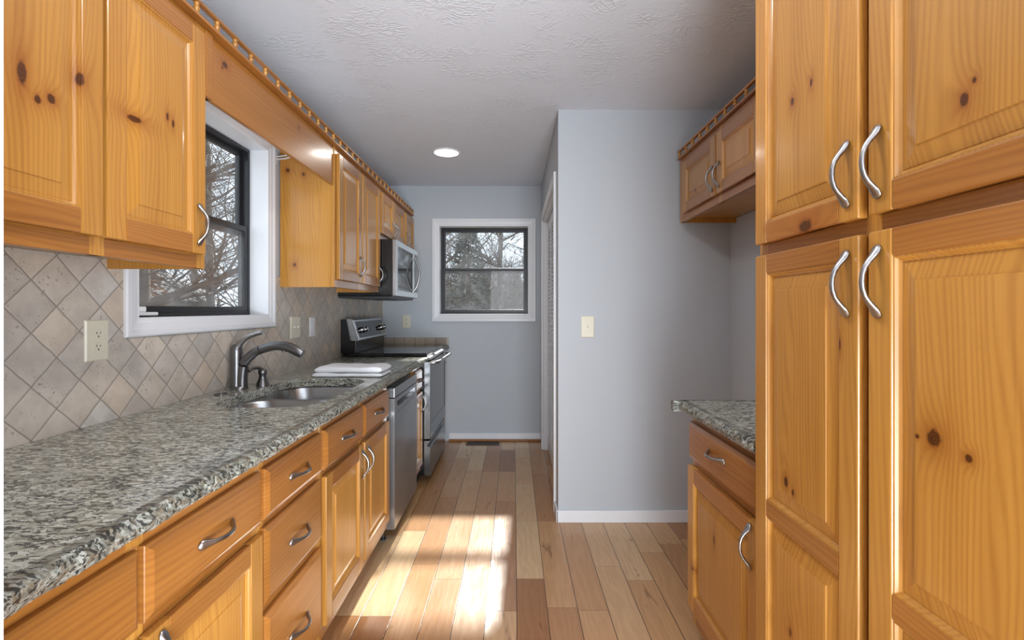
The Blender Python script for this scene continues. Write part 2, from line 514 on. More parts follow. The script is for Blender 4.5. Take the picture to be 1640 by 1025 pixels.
# ------------------------------------------------------------------ mesh builder
class MB:
    def __init__(self):
        self.v, self.f, self.mi = [], [], []

    def face(self, idx, m=0):
        self.f.append(tuple(idx)); self.mi.append(m)

    def box(self, x0, x1, y0, y1, z0, z1, m=0):
        x0, x1 = min(x0, x1), max(x0, x1)
        y0, y1 = min(y0, y1), max(y0, y1)
        z0, z1 = min(z0, z1), max(z0, z1)
        b = len(self.v)
        self.v += [(x0, y0, z0), (x1, y0, z0), (x1, y1, z0), (x0, y1, z0), (x0, y0, z1), (x1, y0, z1), (x1, y1, z1), (x0, y1, z1)]
        for q in ((0, 3, 2, 1), (4, 5, 6, 7), (0, 1, 5, 4), (1, 2, 6, 5), (2, 3, 7, 6), (3, 0, 4, 7)):
            self.face([b + i for i in q], m)

    def rings(self, rings, m=0, cap0=False, cap1=True, close=True):
        b = len(self.v)
        n = len(rings[0])
        for r in rings:
            self.v += [tuple(p) for p in r]
        for k in range(len(rings) - 1):
            for i in range(n if close else n - 1):
                j = (i + 1) % n
                self.face((b + k * n + i, b + k * n + j, b + (k + 1) * n + j, b + (k + 1) * n + i), m)
        if cap0:
            self.face([b + i for i in range(n)][::-1], m)
        if cap1:
            self.face([b + (len(rings) - 1) * n + i for i in range(n)], m)

    def rect_loft(self, P, steps, m=0, cap0=False, cap1=True):
        """steps: (u0,u1,v0,v1,d) rectangles; P(u,v,d) -> point"""
        self.rings([[P(a, c, d), P(b, c, d), P(b, e, d), P(a, e, d)] for (a, b, c, e, d) in steps], m, cap0, cap1)

    def lathe(self, prof, cx, cy, n=20, m=0, axis='z', cz=0.0, cap0=True, cap1=True):
        rings = []
        for (r, h) in prof:
            ring = []
            for i in range(n):
                t = 2 * math.pi * i / n
                a, b = r * math.cos(t), r * math.sin(t)
                if axis == 'z':
                    ring.append((cx + a, cy + b, cz + h))
                elif axis == 'x':
                    ring.append((cx + h, cy + a, cz + b))
                else:
                    ring.append((cx + a, cy + h, cz + b))
            rings.append(ring)
        self.rings(rings, m, cap0, cap1)

    def sweep(self, pts, rad, n=10, side=None, m=0):
        """pts: path; rad: per point r or (w, t); side: fixed width direction"""
        pts = [Vector(p) for p in pts]
        rings = []
        up = Vector(side) if side is not None else None
        for i, p in enumerate(pts):
            a = pts[max(0, i - 1)]; b = pts[min(len(pts) - 1, i + 1)]
            t = (b - a).normalized()
            if up is None:
                ref = Vector((0, 0, 1)) if abs(t.z) < 0.95 else Vector((1, 0, 0))
                s = t.cross(ref).normalized()
            else:
                s = (up - t * up.dot(t)).normalized()
            q = t.cross(s).normalized()
            w, h = rad[i] if isinstance(rad[i], tuple) else (rad[i], rad[i])
            rings.append([p + s * (w * math.cos(2 * math.pi * k / n)) + q * (h * math.sin(2 * math.pi * k / n)) for k in range(n)])
        self.rings(rings, m, True, True)

    def build(self, name, mats, parent=None, root=(0, 0, 0), bevel=0.0, smooth=0.0, segs=2):
        me = bpy.data.meshes.new(name)
        r = Vector(root)
        me.from_pydata([tuple(Vector(p) - r) for p in self.v], [], self.f)
        if not isinstance(mats, (list, tuple)):
            mats = [mats]
        for x in mats:
            me.materials.append(x)
        for p, k in zip(me.polygons, self.mi):
            p.material_index = k
        bm = bmesh.new(); bm.from_mesh(me)
        bmesh.ops.remove_doubles(bm, verts=bm.verts, dist=1e-6)
        bmesh.ops.recalc_face_normals(bm, faces=bm.faces)
        bm.to_mesh(me); bm.free()
        if smooth:
            for p in me.polygons:
                p.use_smooth = True
            me.set_sharp_from_angle(angle=math.radians(smooth))
        o = bpy.data.objects.new(name, me)
        COL.objects.link(o)
        if parent is not None:
            o.parent = parent
        else:
            o.location = r
        if bevel:
            b = o.modifiers.new('bevel', 'BEVEL')
            b.width = bevel; b.segments = segs; b.limit_method = 'ANGLE'; b.angle_limit = math.radians(40)
            b.harden_normals = False
        return o


def tag(o, label, cat, group=None):
    o['label'] = label; o['category'] = cat
    if group:
        o['group'] = group
    return o


def struct(o):
    o['kind'] = 'structure'
    return o


def thing(name, loc, label, cat, group=None):
    o = bpy.data.objects.new(name, None)
    o.location = loc
    o.empty_display_size = 0.1
    COL.objects.link(o)
    if label:
        tag(o, label, cat, group)
    return o


def R(root):
    return tuple(root.location)


# ------------------------------------------------------------------ room shell
XL, XR, YB, ZC = -1.264, 1.282, 4.63, 2.44
XP, YP = 0.262, 2.86          # hall side and front face of the closet block
W1 = (1.615, 2.475, 1.227, 2.075)     # sink window opening y0 y1 z0 z1
W2 = (-0.715, 0.140, 1.210, 2.057)    # end window opening x0 x1 z0 z1
DO = (3.05, 4.33, 2.05)               # closet opening y0 y1 top

mb = MB(); mb.box(XL - 0.14, XR + 0.12, 0.30, YB + 0.14, -0.12, 0.0); mb.box(-3.0, 3.1, -3.3, 0.30, -0.12, 0.0)
struct(mb.build('floor', M['floor']))
mb = MB(); mb.box(XL - 0.14, XR + 0.12, 0.30, YB + 0.14, ZC, ZC + 0.12); mb.box(-3.0, 3.1, -3.3, 0.30, ZC, ZC + 0.12)
struct(mb.build('ceiling', M['ceiling']))

mb = MB()
xa = XL - 0.14
mb.box(xa, XL, 0.30, W1[0], 0, ZC); mb.box(xa, XL, W1[1], YB + 0.14, 0, ZC)
mb.box(xa, XL, W1[0], W1[1], 0, W1[2]); mb.box(xa, XL, W1[0], W1[1], W1[3], ZC)
struct(mb.build('wall_left', M['wall']))
mb = MB()
yb = YB + 0.14
mb.box(XL, W2[0], YB, yb, 0, ZC); mb.box(W2[1], XR + 0.12, YB, yb, 0, ZC)
mb.box(W2[0], W2[1], YB, yb, 0, W2[2]); mb.box(W2[0], W2[1], YB, yb, W2[3], ZC)
struct(mb.build('wall_back', M['wall']))
mb = MB(); mb.box(XR, XR + 0.12, 0.30, YB, 0, ZC)
struct(mb.build('wall_right', M['wall']))
mb = MB()
mb.box(XP, XR, YP, YP + 0.11, 0, ZC)
mb.box(XP, XP + 0.11, YP + 0.11, DO[0], 0, ZC); mb.box(XP, XP + 0.11, DO[1], YB, 0, ZC)
mb.box(XP, XP + 0.11, DO[0], DO[1], DO[2], ZC)
struct(mb.build('wall_inner', M['wall']))
mb = MB(); mb.box(-3.0, -0.445, 0.30, 0.395, 0, ZC); mb.box(-0.445, -0.433, 0.295, 0.41, 0, ZC)
struct(mb.build('wall_entry', M['wall']))
mb = MB(); mb.box(XR, 3.1, 0.18, 0.30, 0, ZC)
struct(mb.build('wall_dining', M['wall']))
# walls of the room behind the camera, with openings the added fill areas stand in front of
mb = MB()
mb.box(-3.0, -1.3, -3.3, -3.2, 0, ZC); mb.box(2.0, 3.1, -3.3, -3.2, 0, ZC); mb.box(-1.3, 2.0, -3.3, -3.2, 2.25, ZC)
struct(mb.build('wall_rear', M['wall']))
mb = MB()
mb.box(3.0, 3.1, -3.2, -2.2, 0, ZC); mb.box(3.0, 3.1, -0.2, 0.18, 0, ZC); mb.box(3.0, 3.1, -2.2, -0.2, 0, 0.6); mb.box(3.0, 3.1, -2.2, -0.2, 2.1, ZC)
mb.box(-3.1, -3.0, -3.3, 0.395, 0, ZC)
struct(mb.build('wall_side', M['wall']))


def baseboard(name, pts_boxes, mat=None):
    mb = MB()
    for b in pts_boxes:
        mb.box(*b)
    return struct(mb.build(name, mat or M['white'], bevel=0.004))


baseboard('baseboard_inner', [(XP - 0.012, XR, YP - 0.013, YP, 0.0, 0.072), (XP - 0.013, XP, YP - 0.013, DO[0] - 0.066, 0.0, 0.072)])
baseboard('baseboard_back', [(-0.62, XP, YB - 0.013, YB, 0.0, 0.075)])
mb = MB(); mb.box(-0.62, XP, YB - 0.034, YB - 0.013, 0.0, 0.02)
struct(mb.build('trim_1', M['pine_dark'], bevel=0.008))
# closet opening casing and jamb
mb = MB()
cw = 0.062
mb.box(XP - 0.016, XP, DO[0] - cw, DO[0], 0, DO[2] + cw); mb.box(XP - 0.016, XP, DO[1], DO[1] + cw, 0, DO[2] + cw)
mb.box(XP - 0.016, XP, DO[0], DO[1], DO[2], DO[2] + cw)
mb.box(XP, XP + 0.11, DO[0] - 0.001, DO[0] + 0.014, 0, DO[2]); mb.box(XP, XP + 0.11, DO[1] - 0.014, DO[1] + 0.001, 0, DO[2])
mb.box(XP, XP + 0.11, DO[0], DO[1], DO[2] - 0.014, DO[2] + 0.001)
struct(mb.build('trim_2', M['white'], bevel=0.003))

# backsplash
mb = MB()
xt = XL + 0.008
mb.box(XL, xt, 0.40, 1.555, 0.914, 1.43); mb.box(XL, xt, 1.555, 2.537, 0.914, 1.165); mb.box(XL, xt, 2.537, YB, 0.914, 1.43)
struct(mb.build('wall_tile', M['tile']))
mb = MB()
mb.box(xt, -0.625, YB - 0.009, YB, 0.914, 0.988)
struct(mb.build('wall_tile_row', M['tile_row'], bevel=0.002))


# ------------------------------------------------------------------ windows
def ring_frame(mb, P, u0, u1, v0, v1, w, d0, d1, m=0):
    """rectangular frame of width w inside (u0..u1, v0..v1), depth d0..d1, mitred"""
    o = (u0, u1, v0, v1); i = (u0 + w, u1 - w, v0 + w, v1 - w)
    st = [(*o, d0), (*o, d1), (*i, d1), (*i, d0), (*o, d0)]
    mb.rect_loft(P, st, m, False, False)


def casing_frame(mb, P, u0, u1, v0, v1, w):
    o = lambda k: (u0 + k, u1 - k, v0 + k, v1 - k)
    st = [(*o(0), 0.0), (*o(0), 0.015), (*o(0.006), 0.019), (*o(w * 0.35), 0.019), (*o(w * 0.42), 0.0155), (*o(w * 0.8), 0.012), (*o(w * 0.86), 0.010), (*o(w), 0.009), (*o(w), 0.0), (*o(0), 0.0)]
    mb.rect_loft(P, st, 0, False, False)


def window(name, P, op, cw, glass, latch_u):
    u0, u1, v0, v1 = op
    c = P((u0 + u1) / 2, v0, 0)
    root = struct(thing(name, c, None, None))
    r = R(root)
    mb = MB(); casing_frame(mb, P, u0 - cw, u1 + cw, v0 - cw, v1 + cw, cw)
    mb.build('casing', M['white'], root, r)
    mb = MB(); ring_frame(mb, P, u0 - 0.002, u1 + 0.002, v0 - 0.002, v1 + 0.002, 0.006, -0.14, 0.009)
    mb.build('jamb', M['white'], root, r)
    mb = MB(); ring_frame(mb, P, u0 + 0.004, u1 - 0.004, v0 + 0.004, v1 - 0.004, 0.016, -0.139, -0.085)
    mb.build('frame', M['blackframe'], root, r, bevel=0.002)
    vm = (v0 + v1) / 2
    for (a, b, d, w) in ((vm - 0.022, v1 - 0.018, -0.128, 0.027), (v0 + 0.018, vm + 0.026, -0.100, 0.027)):
        mb = MB(); ring_frame(mb, P, u0 + 0.018, u1 - 0.018, a, b, w, d - 0.012, d + 0.012)
        s = mb.build('sash', M['blackframe'], root, r, bevel=0.003)
        mb = MB()
        mb.rect_loft(P, [(u0 + 0.018 + w - 0.003, u1 - 0.018 - w + 0.003, a + w - 0.003, b - w + 0.003, d - 0.002), (u0 + 0.018 + w - 0.003, u1 - 0.018 - w + 0.003, a + w - 0.003, b - w + 0.003, d + 0.002)], 0, True, True)
        mb.build('pane', glass, s, r)
    if latch_u is not None:
        mb = MB()
        mb.box(*sum(zip(P(latch_u - 0.06, v0 + 0.010, -0.088), P(latch_u + 0.075, v0 + 0.022, -0.040)), ()))
        mb.box(*sum(zip(P(latch_u - 0.04, v0 + 0.022, -0.088), P(latch_u + 0.03, v0 + 0.042, -0.050)), ()))
        mb.build('latch', M['whiteplastic'], root, r, bevel=0.004)
    return root


window('window_1', lambda u, v, d: (XL + d, u, v), W1, 0.060, M['glass'], 1.70)
window('window_2', lambda u, v, d: (u, YB - d, v), W2, 0.070, M['glass_back'], None)

# ------------------------------------------------------------------ bifold louvre closet door
door1 = struct(thing('door_1', (0.315, (DO[0] + DO[1]) / 2, 0), None, None))
pw = (DO[1] - DO[0] - 0.032) / 4
for k in range(4):
    y0 = DO[0] + 0.016 + k * pw + 0.001; y1 = y0 + pw - 0.002
    xx = 0.302
    mb = MB()
    sw = 0.038
    mb.box(xx, xx + 0.028, y0, y0 + sw, 0.012, 2.03); mb.box(xx, xx + 0.028, y1 - sw, y1, 0.012, 2.03)
    for (a, b) in ((0.012, 0.13), (0.96, 1.03), (1.955, 2.03)):
        mb.box(xx, xx + 0.028, y0 + sw, y1 - sw, a, b)
    leaf = mb.build('leaf', M['white'], door1, R(door1), bevel=0.002)
    mb = MB()
    for (a, b) in ((0.13, 0.96), (1.03, 1.955)):
        n = int((b - a) / 0.032)
        for i in range(n):
            zc = a + (i + 0.5) * (b - a) / n
            bt = len(mb.v)
            for yy in (y0 + sw - 0.002, y1 - sw + 0.002):
                mb.v += [(xx + 0.003, yy, zc - 0.016), (xx + 0.025, yy, zc + 0.011), (xx + 0.025, yy, zc + 0.017), (xx + 0.003, yy, zc - 0.010)]
            for q in ((0, 1, 2, 3), (7, 6, 5, 4), (0, 4, 5, 1), (1, 5, 6, 2), (2, 6, 7, 3), (3, 7, 4, 0)):
                mb.face([bt + i2 for i2 in q])
    mb.build('louvers', M['white'], leaf, R(door1))
    if k in (1, 2):
        mb = MB()
        mb.lathe([(0.006, 0), (0.006, -0.015), (0.014, -0.018), (0.015, -0.026), (0.008, -0.031)], xx, y1 - 0.019 if k == 1 else y0 + 0.019, 14, 0, 'x', 0.99)
        mb.build('knob', M['white'], leaf, R(door1), smooth=40)


# ------------------------------------------------------------------ cabinet kit
def handle(parent, root, c, n, a, L=0.122):
    """arched pull with flared feet: c centre on the face, n outward normal, a long direction"""
    c, n, a = Vector(c), Vector(n), Vector(a)
    side = n.cross(a)
    prof = [(-0.515, 0.0014, 0.0038, 0.0014), (-0.500, 0.0030, 0.0074, 0.0030), (-0.46, 0.0048, 0.0098, 0.0042), (-0.41, 0.0074, 0.0098, 0.0050), (-0.35, 0.0120, 0.0078, 0.0050),
            (-0.28, 0.0186, 0.0060, 0.0048), (-0.20, 0.0246, 0.0052, 0.0046), (-0.10, 0.0284, 0.0050, 0.0046), (0.0, 0.0296, 0.0052, 0.0046)]
    prof = prof + [(-s, h, w, t) for (s, h, w, t) in prof[-2::-1]]
    mb = MB()
    mb.sweep([c + a * (s * L) + n * h for (s, h, w, t) in prof], [(w, t) for (s, h, w, t) in prof], 10, side)
    return mb.build('handle', M['nickel'], parent, root, smooth=50)


def door(parent, root, xf, n, y0, y1, z0, z1, panels, mv, mh=None, stile=0.055, hpos=None, hdir='v', name='door', bev=0.03):
    """raised-panel door whose face lies at x = xf, looking along n (+1/-1); panels: list of (z0,z1) openings"""
    mh = mh or M['pine_h']
    t = 0.019
    P = lambda u, v, d: (xf - n * d, u, v)          # d measured inwards
    mb = MB()
    xb = xf - n * t
    mb.box(xb, xf, y0, y0 + stile, z0, z1, 0); mb.box(xb, xf, y1 - stile, y1, z0, z1, 0)
    zs = [z0] + [z for p in sorted(panels) for z in p] + [z1]
    for i in range(0, len(zs), 2):
        mb.box(xb, xf - n * 0.0003, y0 + stile, y1 - stile, zs[i], zs[i + 1], 1)
    d = mb.build(name, [mv, mh], parent, root, bevel=0.0028)
    for (a, b) in panels:
        o = lambda k: (y0 + stile + k, y1 - stile - k, a + k, b - k)
        mb = MB()
        mb.rect_loft(P, [(*o(-0.001), 0.0025), (*o(0.003), 0.0030), (*o(0.0055), 0.0075), (*o(0.009), 0.0105), (*o(0.0105), 0.0115), (*o(0.012), 0.0105),
                         (*o(0.012 + bev), 0.0048), (*o(0.0125 + bev), 0.0028), (*o(0.0155 + bev), 0.0024)], 0)
        mb.build('panel', mv, d, root)
    if hpos:
        handle(d, root, (xf, hpos[0], hpos[1]), (n, 0, 0), (0, 0, 1) if hdir == 'v' else (0, 1, 0))
    return d


def drawer(parent, root, xf, n, y0, y1, z0, z1, mat, has_handle=True, ch=0.013, hz=None):
    P = lambda u, v, d: (xf - n * d, u, v)
    o = lambda k: (y0 + k, y1 - k, z0 + k, z1 - k)
    mb = MB()
    mb.rect_loft(P, [(*o(0.001), 0.020), (*o(0), 0.019), (*o(0), 0.0085), (*o(0.0015), 0.0070), (*o(ch), 0.0008), (*o(ch + 0.002), 0.0)], 0, True, True)
    d = mb.build('drawer', mat, parent, root)
    if has_handle:
        handle(d, root, (xf, (y0 + y1) / 2, hz or (z0 + z1) / 2), (n, 0, 0), (0, 1, 0))
    return d


def face_frame(parent, root, xf, n, y0, y1, z0, z1, cuts, mv, mh, bars=()):
    """frame of stiles at the given y spans and rails at the given z spans"""
    mb = MB()
    xb = xf - n * 0.019
    for (a, b) in cuts:
        mb.box(xb, xf, a, b, z0, z1, 0)
    for (a, b) in bars:
        mb.box(xb, xf - n * 0.0004, y0 + 0.002, y1 - 0.002, a, b, 1)
    return mb.build('face_frame', [mv, mh], parent, root, bevel=0.0015)


def carcass(parent, root, xw, xf, y0, y1, z0, z1, mat, bottom=0.0, top=True, end_mat=None, t=0.016):
    """open-front box between wall xw and face xf"""
    mb = MB()
    mb.box(xw, xf, y0, y0 + t, z0, z1, 1); mb.box(xw, xf, y1 - t, y1, z0, z1, 1)
    mb.box(xw, xf, y0 + t, y1 - t, z0 + bottom, z0 + bottom + t)
    if top:
        mb.box(xw, xf, y0 + t, y1 - t, z1 - t, z1)
    sgn = 1 if xf > xw else -1
    mb.box(xw, xw + sgn * 0.006, y0 + t, y1 - t, z0 + bottom, z1)
    return mb.build('body', [mat, end_mat or mat], parent, root)


# ------------------------------------------------------------------ left upper cabinets
XU, XUF = -0.964, -0.944        # face frame and door planes
ZU1 = 2.134


def upper_left(name, label, y0, y1, z0, doors, hpos, mv, end_mat, xf=XU, bars_low=0.052, rail_top=0.035):
    root = thing(name, ((xf + XL) / 2, (y0 + y1) / 2, z0), label, 'cabinet')
    r = R(root)
    carcass(root, r, XL + 0.009, xf - 0.019, y0, y1, z0, ZU1, M['pine_v'], 0.030, True, end_mat)
    cuts = [(y0, y0 + 0.04), (y1 - 0.04, y1)]
    if len(doors) == 2:
        mid = (doors[0][1] + doors[1][0]) / 2
        cuts.append((mid - 0.02, mid + 0.02))
    face_frame(root, r, xf, 1, y0, y1, z0, ZU1, cuts, mv, M['pine_h'], [(z0, z0 + bars_low), (ZU1 - rail_top - 0.015, ZU1)])
    for (a, b), h in zip(doors, hpos):
        dz0, dz1 = z0 + 0.042, 2.103
        door(root, r, xf + 0.020, 1, a, b, dz0, dz1, [(dz0 + 0.056, dz1 - 0.056)], mv, None, 0.057, h)
    return root


upper_left('wall_cabinet', 'wide two-door knotty pine wall cabinet nearest the camera, left of the sink window', 0.600, 1.507, 1.384,
           [(0.752, 1.1125), (1.1225, 1.481)], [(0.79, 1.52), (1.447, 1.513)], M['pine_v_up'], M['pine_v'])
upper_left('wall_cabinet', 'two-door pine wall cabinet between the sink window and the microwave, plain end panel showing', 2.595, 3.436, 1.378,
           [(2.619, 3.006), (3.028, 3.419)], [(2.972, 1.520), (3.375, 1.50)], M['pine_v'], M['pine_end'])
upper_left('wall_cabinet', 'short two-door pine wall cabinet directly above the microwave', 3.437, 4.197, 1.762,
           [(3.460, 3.808), (3.820, 4.172)], [(3.770, 1.872), (3.858, 1.872)], M['pine_v'], M['pine_v'])
root = thing('wall_cabinet', ((XU + XL) / 2, 4.40, 1.762), 'narrow pine wall cabinet in the corner beside the end window, past the microwave', 'cabinet')
carcass(root, R(root), XL + 0.009, XU - 0.019, 4.198, YB - 0.004, 1.762, ZU1, M['pine_v'], 0.03)
face_frame(root, R(root), XU, 1, 4.198, YB - 0.004, 1.762, ZU1, [(4.198, 4.24), (YB - 0.06, YB - 0.004)], M['pine_v'], M['pine_h'], [(1.762, 1.80), (2.09, ZU1)])
door(root, R(root), XUF, 1, 4.225, 4.57, 1.804, 2.103, [(1.86, 2.047)], M['pine_v'], None, 0.057, (4.265, 1.872))

# valance over the sink window
mb = MB()
mb.box(XU - 0.020, XU - 0.004, 1.5085, 2.5935, 1.925, 2.134)
mb.box(XU - 0.022, XU + 0.004, 1.5085, 1.545, 1.925, 2.134)
tag(mb.build('valance', M['pine_val'], None, (XU, 2.05, 1.925), bevel=0.003), 'plain pine valance board bridging the wall cabinets over the sink window', 'valance')


# gallery rails
def gallery(label, y0, y1, x, ny, n, z):
    """turned-spindle gallery rail along y standing on the cabinet tops"""
    root = thing('gallery_rail', (x, (y0 + y1) / 2, z), label, 'rail')
    r = R(root)
    mb = MB()
    mb.box(x - n * 0.026, x + n * 0.010, y0, y1, z, z + 0.010)
    mb.box(x - n * 0.022, x + n * 0.006, y0, y1, z + 0.010, z + 0.013)
    mb.build('base_moulding', M['pine_h'], root, r, bevel=0.004)
    mb = MB()
    mb.box(x - 0.009, x + 0.009, y0 - 0.004, y1 + (0.004 if n < 0 else 0), z + 0.043, z + 0.054)
    mb.build('top_rail', M['pine_h'], root, r, bevel=0.004)
    prof = [(0.0075, 0.012), (0.0082, 0.015), (0.0055, 0.018), (0.0090, 0.024), (0.0096, 0.028), (0.0060, 0.034), (0.0080, 0.038), (0.0070, 0.044)]
    first = None
    y = ny
    while y < y1:
        if first is None:
            m2 = MB(); m2.lathe([(q, h) for (q, h) in prof], 0, 0, 10)
            first = m2.build('spindle', M['pine_v'], root, (0, 0, 0), smooth=50)
            first.location = (0, y - r[1], 0)
        else:
            c = first.copy(); COL.objects.link(c); c.parent = root
            c.location = (0, y - r[1], 0)
        y += 0.0998
    return root


gallery('long low spindle gallery rail along the tops of the wall cabinets above sink and stove', 0.600, 4.56, -0.950, 0.648, 1, ZU1 + 0.001)

# ------------------------------------------------------------------ right upper cabinet
root = thing('wall_cabinet', (1.13, 2.33, 1.758), 'short two-door pine cabinet high on the wall over the empty refrigerator space', 'cabinet')
r = R(root)
xf = 0.964
carcass(root, r, XR - 0.001, xf + 0.019, 1.835, 2.800, 1.758, 2.120, M['pine_v'], 0.028)
face_frame(root, r, xf, -1, 1.835, 2.800, 1.758, 2.120, [(1.835, 1.875), (2.755, 2.800), (2.235, 2.275)], M['pine_v'], M['pine_h'], [(1.758, 1.806), (2.06, 2.120)])
door(root, r, xf - 0.020, -1, 2.272, 2.712, 1.797, 2.080, [(1.848, 2.028)], M['pine_v'], None, 0.057, (2.302, 1.880), bev=0.026)
door(root, r, xf - 0.020, -1, 1.850, 2.256, 1.797, 2.080, [(1.848, 2.028)], M['pine_v'], None, 0.057, (2.226, 1.880), bev=0.026)
gallery('short spindle gallery rail on top of the cabinet over the refrigerator space', 1.835, 2.806, 0.957, 1.89, -1, 2.121)

# ------------------------------------------------------------------ pantry
root = thing('pantry_cabinet', (0.96, 0.865, 0), 'tall four-door knotty pine pantry cabinet filling the right foreground', 'cabinet')
r = R(root)
xf = 0.645
carcass(root, r, XR - 0.001, xf + 0.019, 0.452, 1.266, 0.0, 2.22, M['pine_v'], 0.10)
face_frame(root, r, xf, -1, 0.452, 1.266, 0.10, 2.22, [(0.452, 0.492), (1.226, 1.266), (0.846, 0.884)], M['pine_v_pan'], M['pine_h'], [(0.10, 0.15), (1.375, 1.445), (2.15, 2.22)])
mb = MB(); mb.box(xf + 0.06, xf + 0.075, 0.453, 1.265, 0, 0.10)
mb.build('toe_kick', M['pine_dark'], root, r)
for (a, b, hy) in ((0.878, 1.252, 0.905), (0.470, 0.853, 0.827)):
    door(root, r, 0.625, -1, a, b, 1.425, 2.172, [(1.475, 2.122)], M['pine_v_pan'], M['pine_h'], 0.053, (hy, 1.512))
    door(root, r, 0.625, -1, a, b, 0.135, 1.395, [(0.185, 0.745), (0.788, 1.348)], M['pine_v_pan'], M['pine_h'], 0.053, (hy, 1.307))

# ------------------------------------------------------------------ base cabinets
ZB = 0.875
XBF, XBD = -0.675, -0.655


def base(name, label, side, y0, y1, stiles, rails, mv=None):
    n = 1 if side == 'l' else -1
    xw, xf = (XL + 0.009, XBF) if side == 'l' else (XR - 0.001, 0.665)
    mv = mv or M['pine_v']
    root = thing(name, ((xw + xf) / 2, (y0 + y1) / 2, 0), label, 'cabinet')
    r = R(root)
    carcass(root, r, xw, xf - n * 0.019, y0, y1, 0.10, ZB, M['pine_v'], 0.0, False, mv)
    face_frame(root, r, xf, n, y0, y1, 0.10, ZB, stiles, mv, M['pine_h'], rails)
    mb = MB(); mb.box(xf - n * 0.075, xf - n * 0.090, y0 + 0.001, y1 - 0.001, 0, 0.10)
    mb.build('toe_kick', M['pine_dark'], root, r)
    return root, r


RL = [(0.10, 0.155), (0.665, 0.705), (0.825, ZB)]
# two-drawer two-door base nearest the camera
root, r = base('base_cabinet', 'pine base cabinet nearest the camera with two drawers side by side over doors', 'l', 0.415, 1.272, [(0.415, 0.45), (0.84, 0.88), (1.245, 1.272)], RL)
drawer(root, r, XBD, 1, 0.436, 0.852, 0.696, 0.835, M['pine_h'])
drawer(root, r, XBD, 1, 0.866, 1.262, 0.696, 0.835, M['pine_h'])
door(root, r, XBD, 1, 0.436, 0.852, 0.150, 0.672, [(0.205, 0.617)], M['pine_v'], None, 0.055, (0.82, 0.60))
door(root, r, XBD, 1, 0.866, 1.262, 0.150, 0.672, [(0.205, 0.617)], M['pine_v'], None, 0.055, (0.897, 0.60))
# three-drawer base
root, r = base('base_cabinet', 'pine base cabinet with a stack of three drawers, left of the sink doors', 'l', 1.274, 1.672, [(1.274, 1.30), (1.645, 1.672)], RL + [(0.435, 0.48)])
for (a, b) in ((0.700, 0.835), (0.473, 0.676), (0.150, 0.443)):
    drawer(root, r, XBD, 1, 1.284, 1.658, a, b, M['pine_h'])
# sink base
root, r = base('base_cabinet', 'pine sink cabinet with two small drawer fronts over a pair of doors', 'l', 1.674, 2.560, [(1.674, 1.70), (2.10, 2.14), (2.53, 2.56)], RL)
drawer(root, r, XBD, 1, 1.690, 2.110, 0.696, 0.835, M['pine_h'])
drawer(root, r, XBD, 1, 2.130, 2.545, 0.696, 0.835, M['pine_h'])
door(root, r, XBD, 1, 1.690, 2.110, 0.150, 0.672, [(0.205, 0.617)], M['pine_v'], None, 0.055, (2.082, 0.590))
door(root, r, XBD, 1, 2.130, 2.545, 0.150, 0.672, [(0.205, 0.617)], M['pine_v'], None, 0.055, (2.158, 0.590))
# slim base between dishwasher and range
root, r = base('base_cabinet', 'slim pine base cabinet with one drawer squeezed between dishwasher and stove', 'l', 3.215, 3.480, [(3.215, 3.24), (3.455, 3.48)], RL)
drawer(root, r, XBD, 1, 3.232, 3.464, 0.696, 0.835, M['pine_h'])
door(root, r, XBD, 1, 3.232, 3.464, 0.150, 0.672, [(0.205, 0.617)], M['pine_v'], None, 0.05, (3.436, 0.590))
# corner base beyond the range
root, r = base('base_cabinet', 'pine corner base cabinet between the stove and the end wall, almost hidden by the stove', 'l', 4.262, YB - 0.003, [(4.262, 4.30), (4.58, YB - 0.003)], RL)
drawer(root, r, XBD, 1, 4.285, 4.600, 0.696, 0.835, M['pine_h'])
door(root, r, XBD, 1, 4.285, 4.600, 0.150, 0.672, [(0.205, 0.617)], M['pine_v'], None, 0.05, (4.32, 0.590))
# right base
root, r = base('base_cabinet', 'pine base cabinet with one drawer and one door beside the tall pantry', 'r', 1.268, 1.800, [(1.268, 1.30), (1.765, 1.80)], RL, M['pine_v_rb'])
drawer(root, r, 0.645, -1, 1.280, 1.795, 0.713, 0.845, M['pine_h'], hz=0.790)
door(root, r, 0.645, -1, 1.280, 1.795, 0.165, 0.684, [(0.222, 0.630)], M['pine_v_rb'], None, 0.055, (1.318, 0.612))


# ------------------------------------------------------------------ countertops
def rrect(x0, x1, y0, y1, rad, n=8):
    pts = []
    for (cx, cy, a0) in ((x1 - rad, y1 - rad, 0), (x0 + rad, y1 - rad, 90), (x0 + rad, y0 + rad, 180), (x1 - rad, y0 + rad, 270)):
        for i in range(n + 1):
            t = math.radians(a0 + 90 * i / n)
            pts.append((cx + rad * math.cos(t), cy + rad * math.sin(t)))
    return pts


def slab(outer, hole, z0, z1):
    cu = bpy.data.curves.new('outline', 'CURVE')
    cu.dimensions = '2D'; cu.fill_mode = 'BOTH'; cu.extrude = (z1 - z0) / 2
    for pts in [outer] + ([hole] if hole else []):
        s = cu.splines.new('POLY')
        s.points.add(len(pts) - 1)
        for q, p in zip(s.points, pts):
            q.co = (p[0], p[1], 0, 1)
        s.use_cyclic_u = True
    o = bpy.data.objects.new('outline', cu)
    COL.objects.link(o)
    dg = bpy.context.evaluated_depsgraph_get()
    me = bpy.data.meshes.new_from_object(o.evaluated_get(dg))
    bpy.data.objects.remove(o); bpy.data.curves.remove(cu)
    me.materials.clear()
    return me


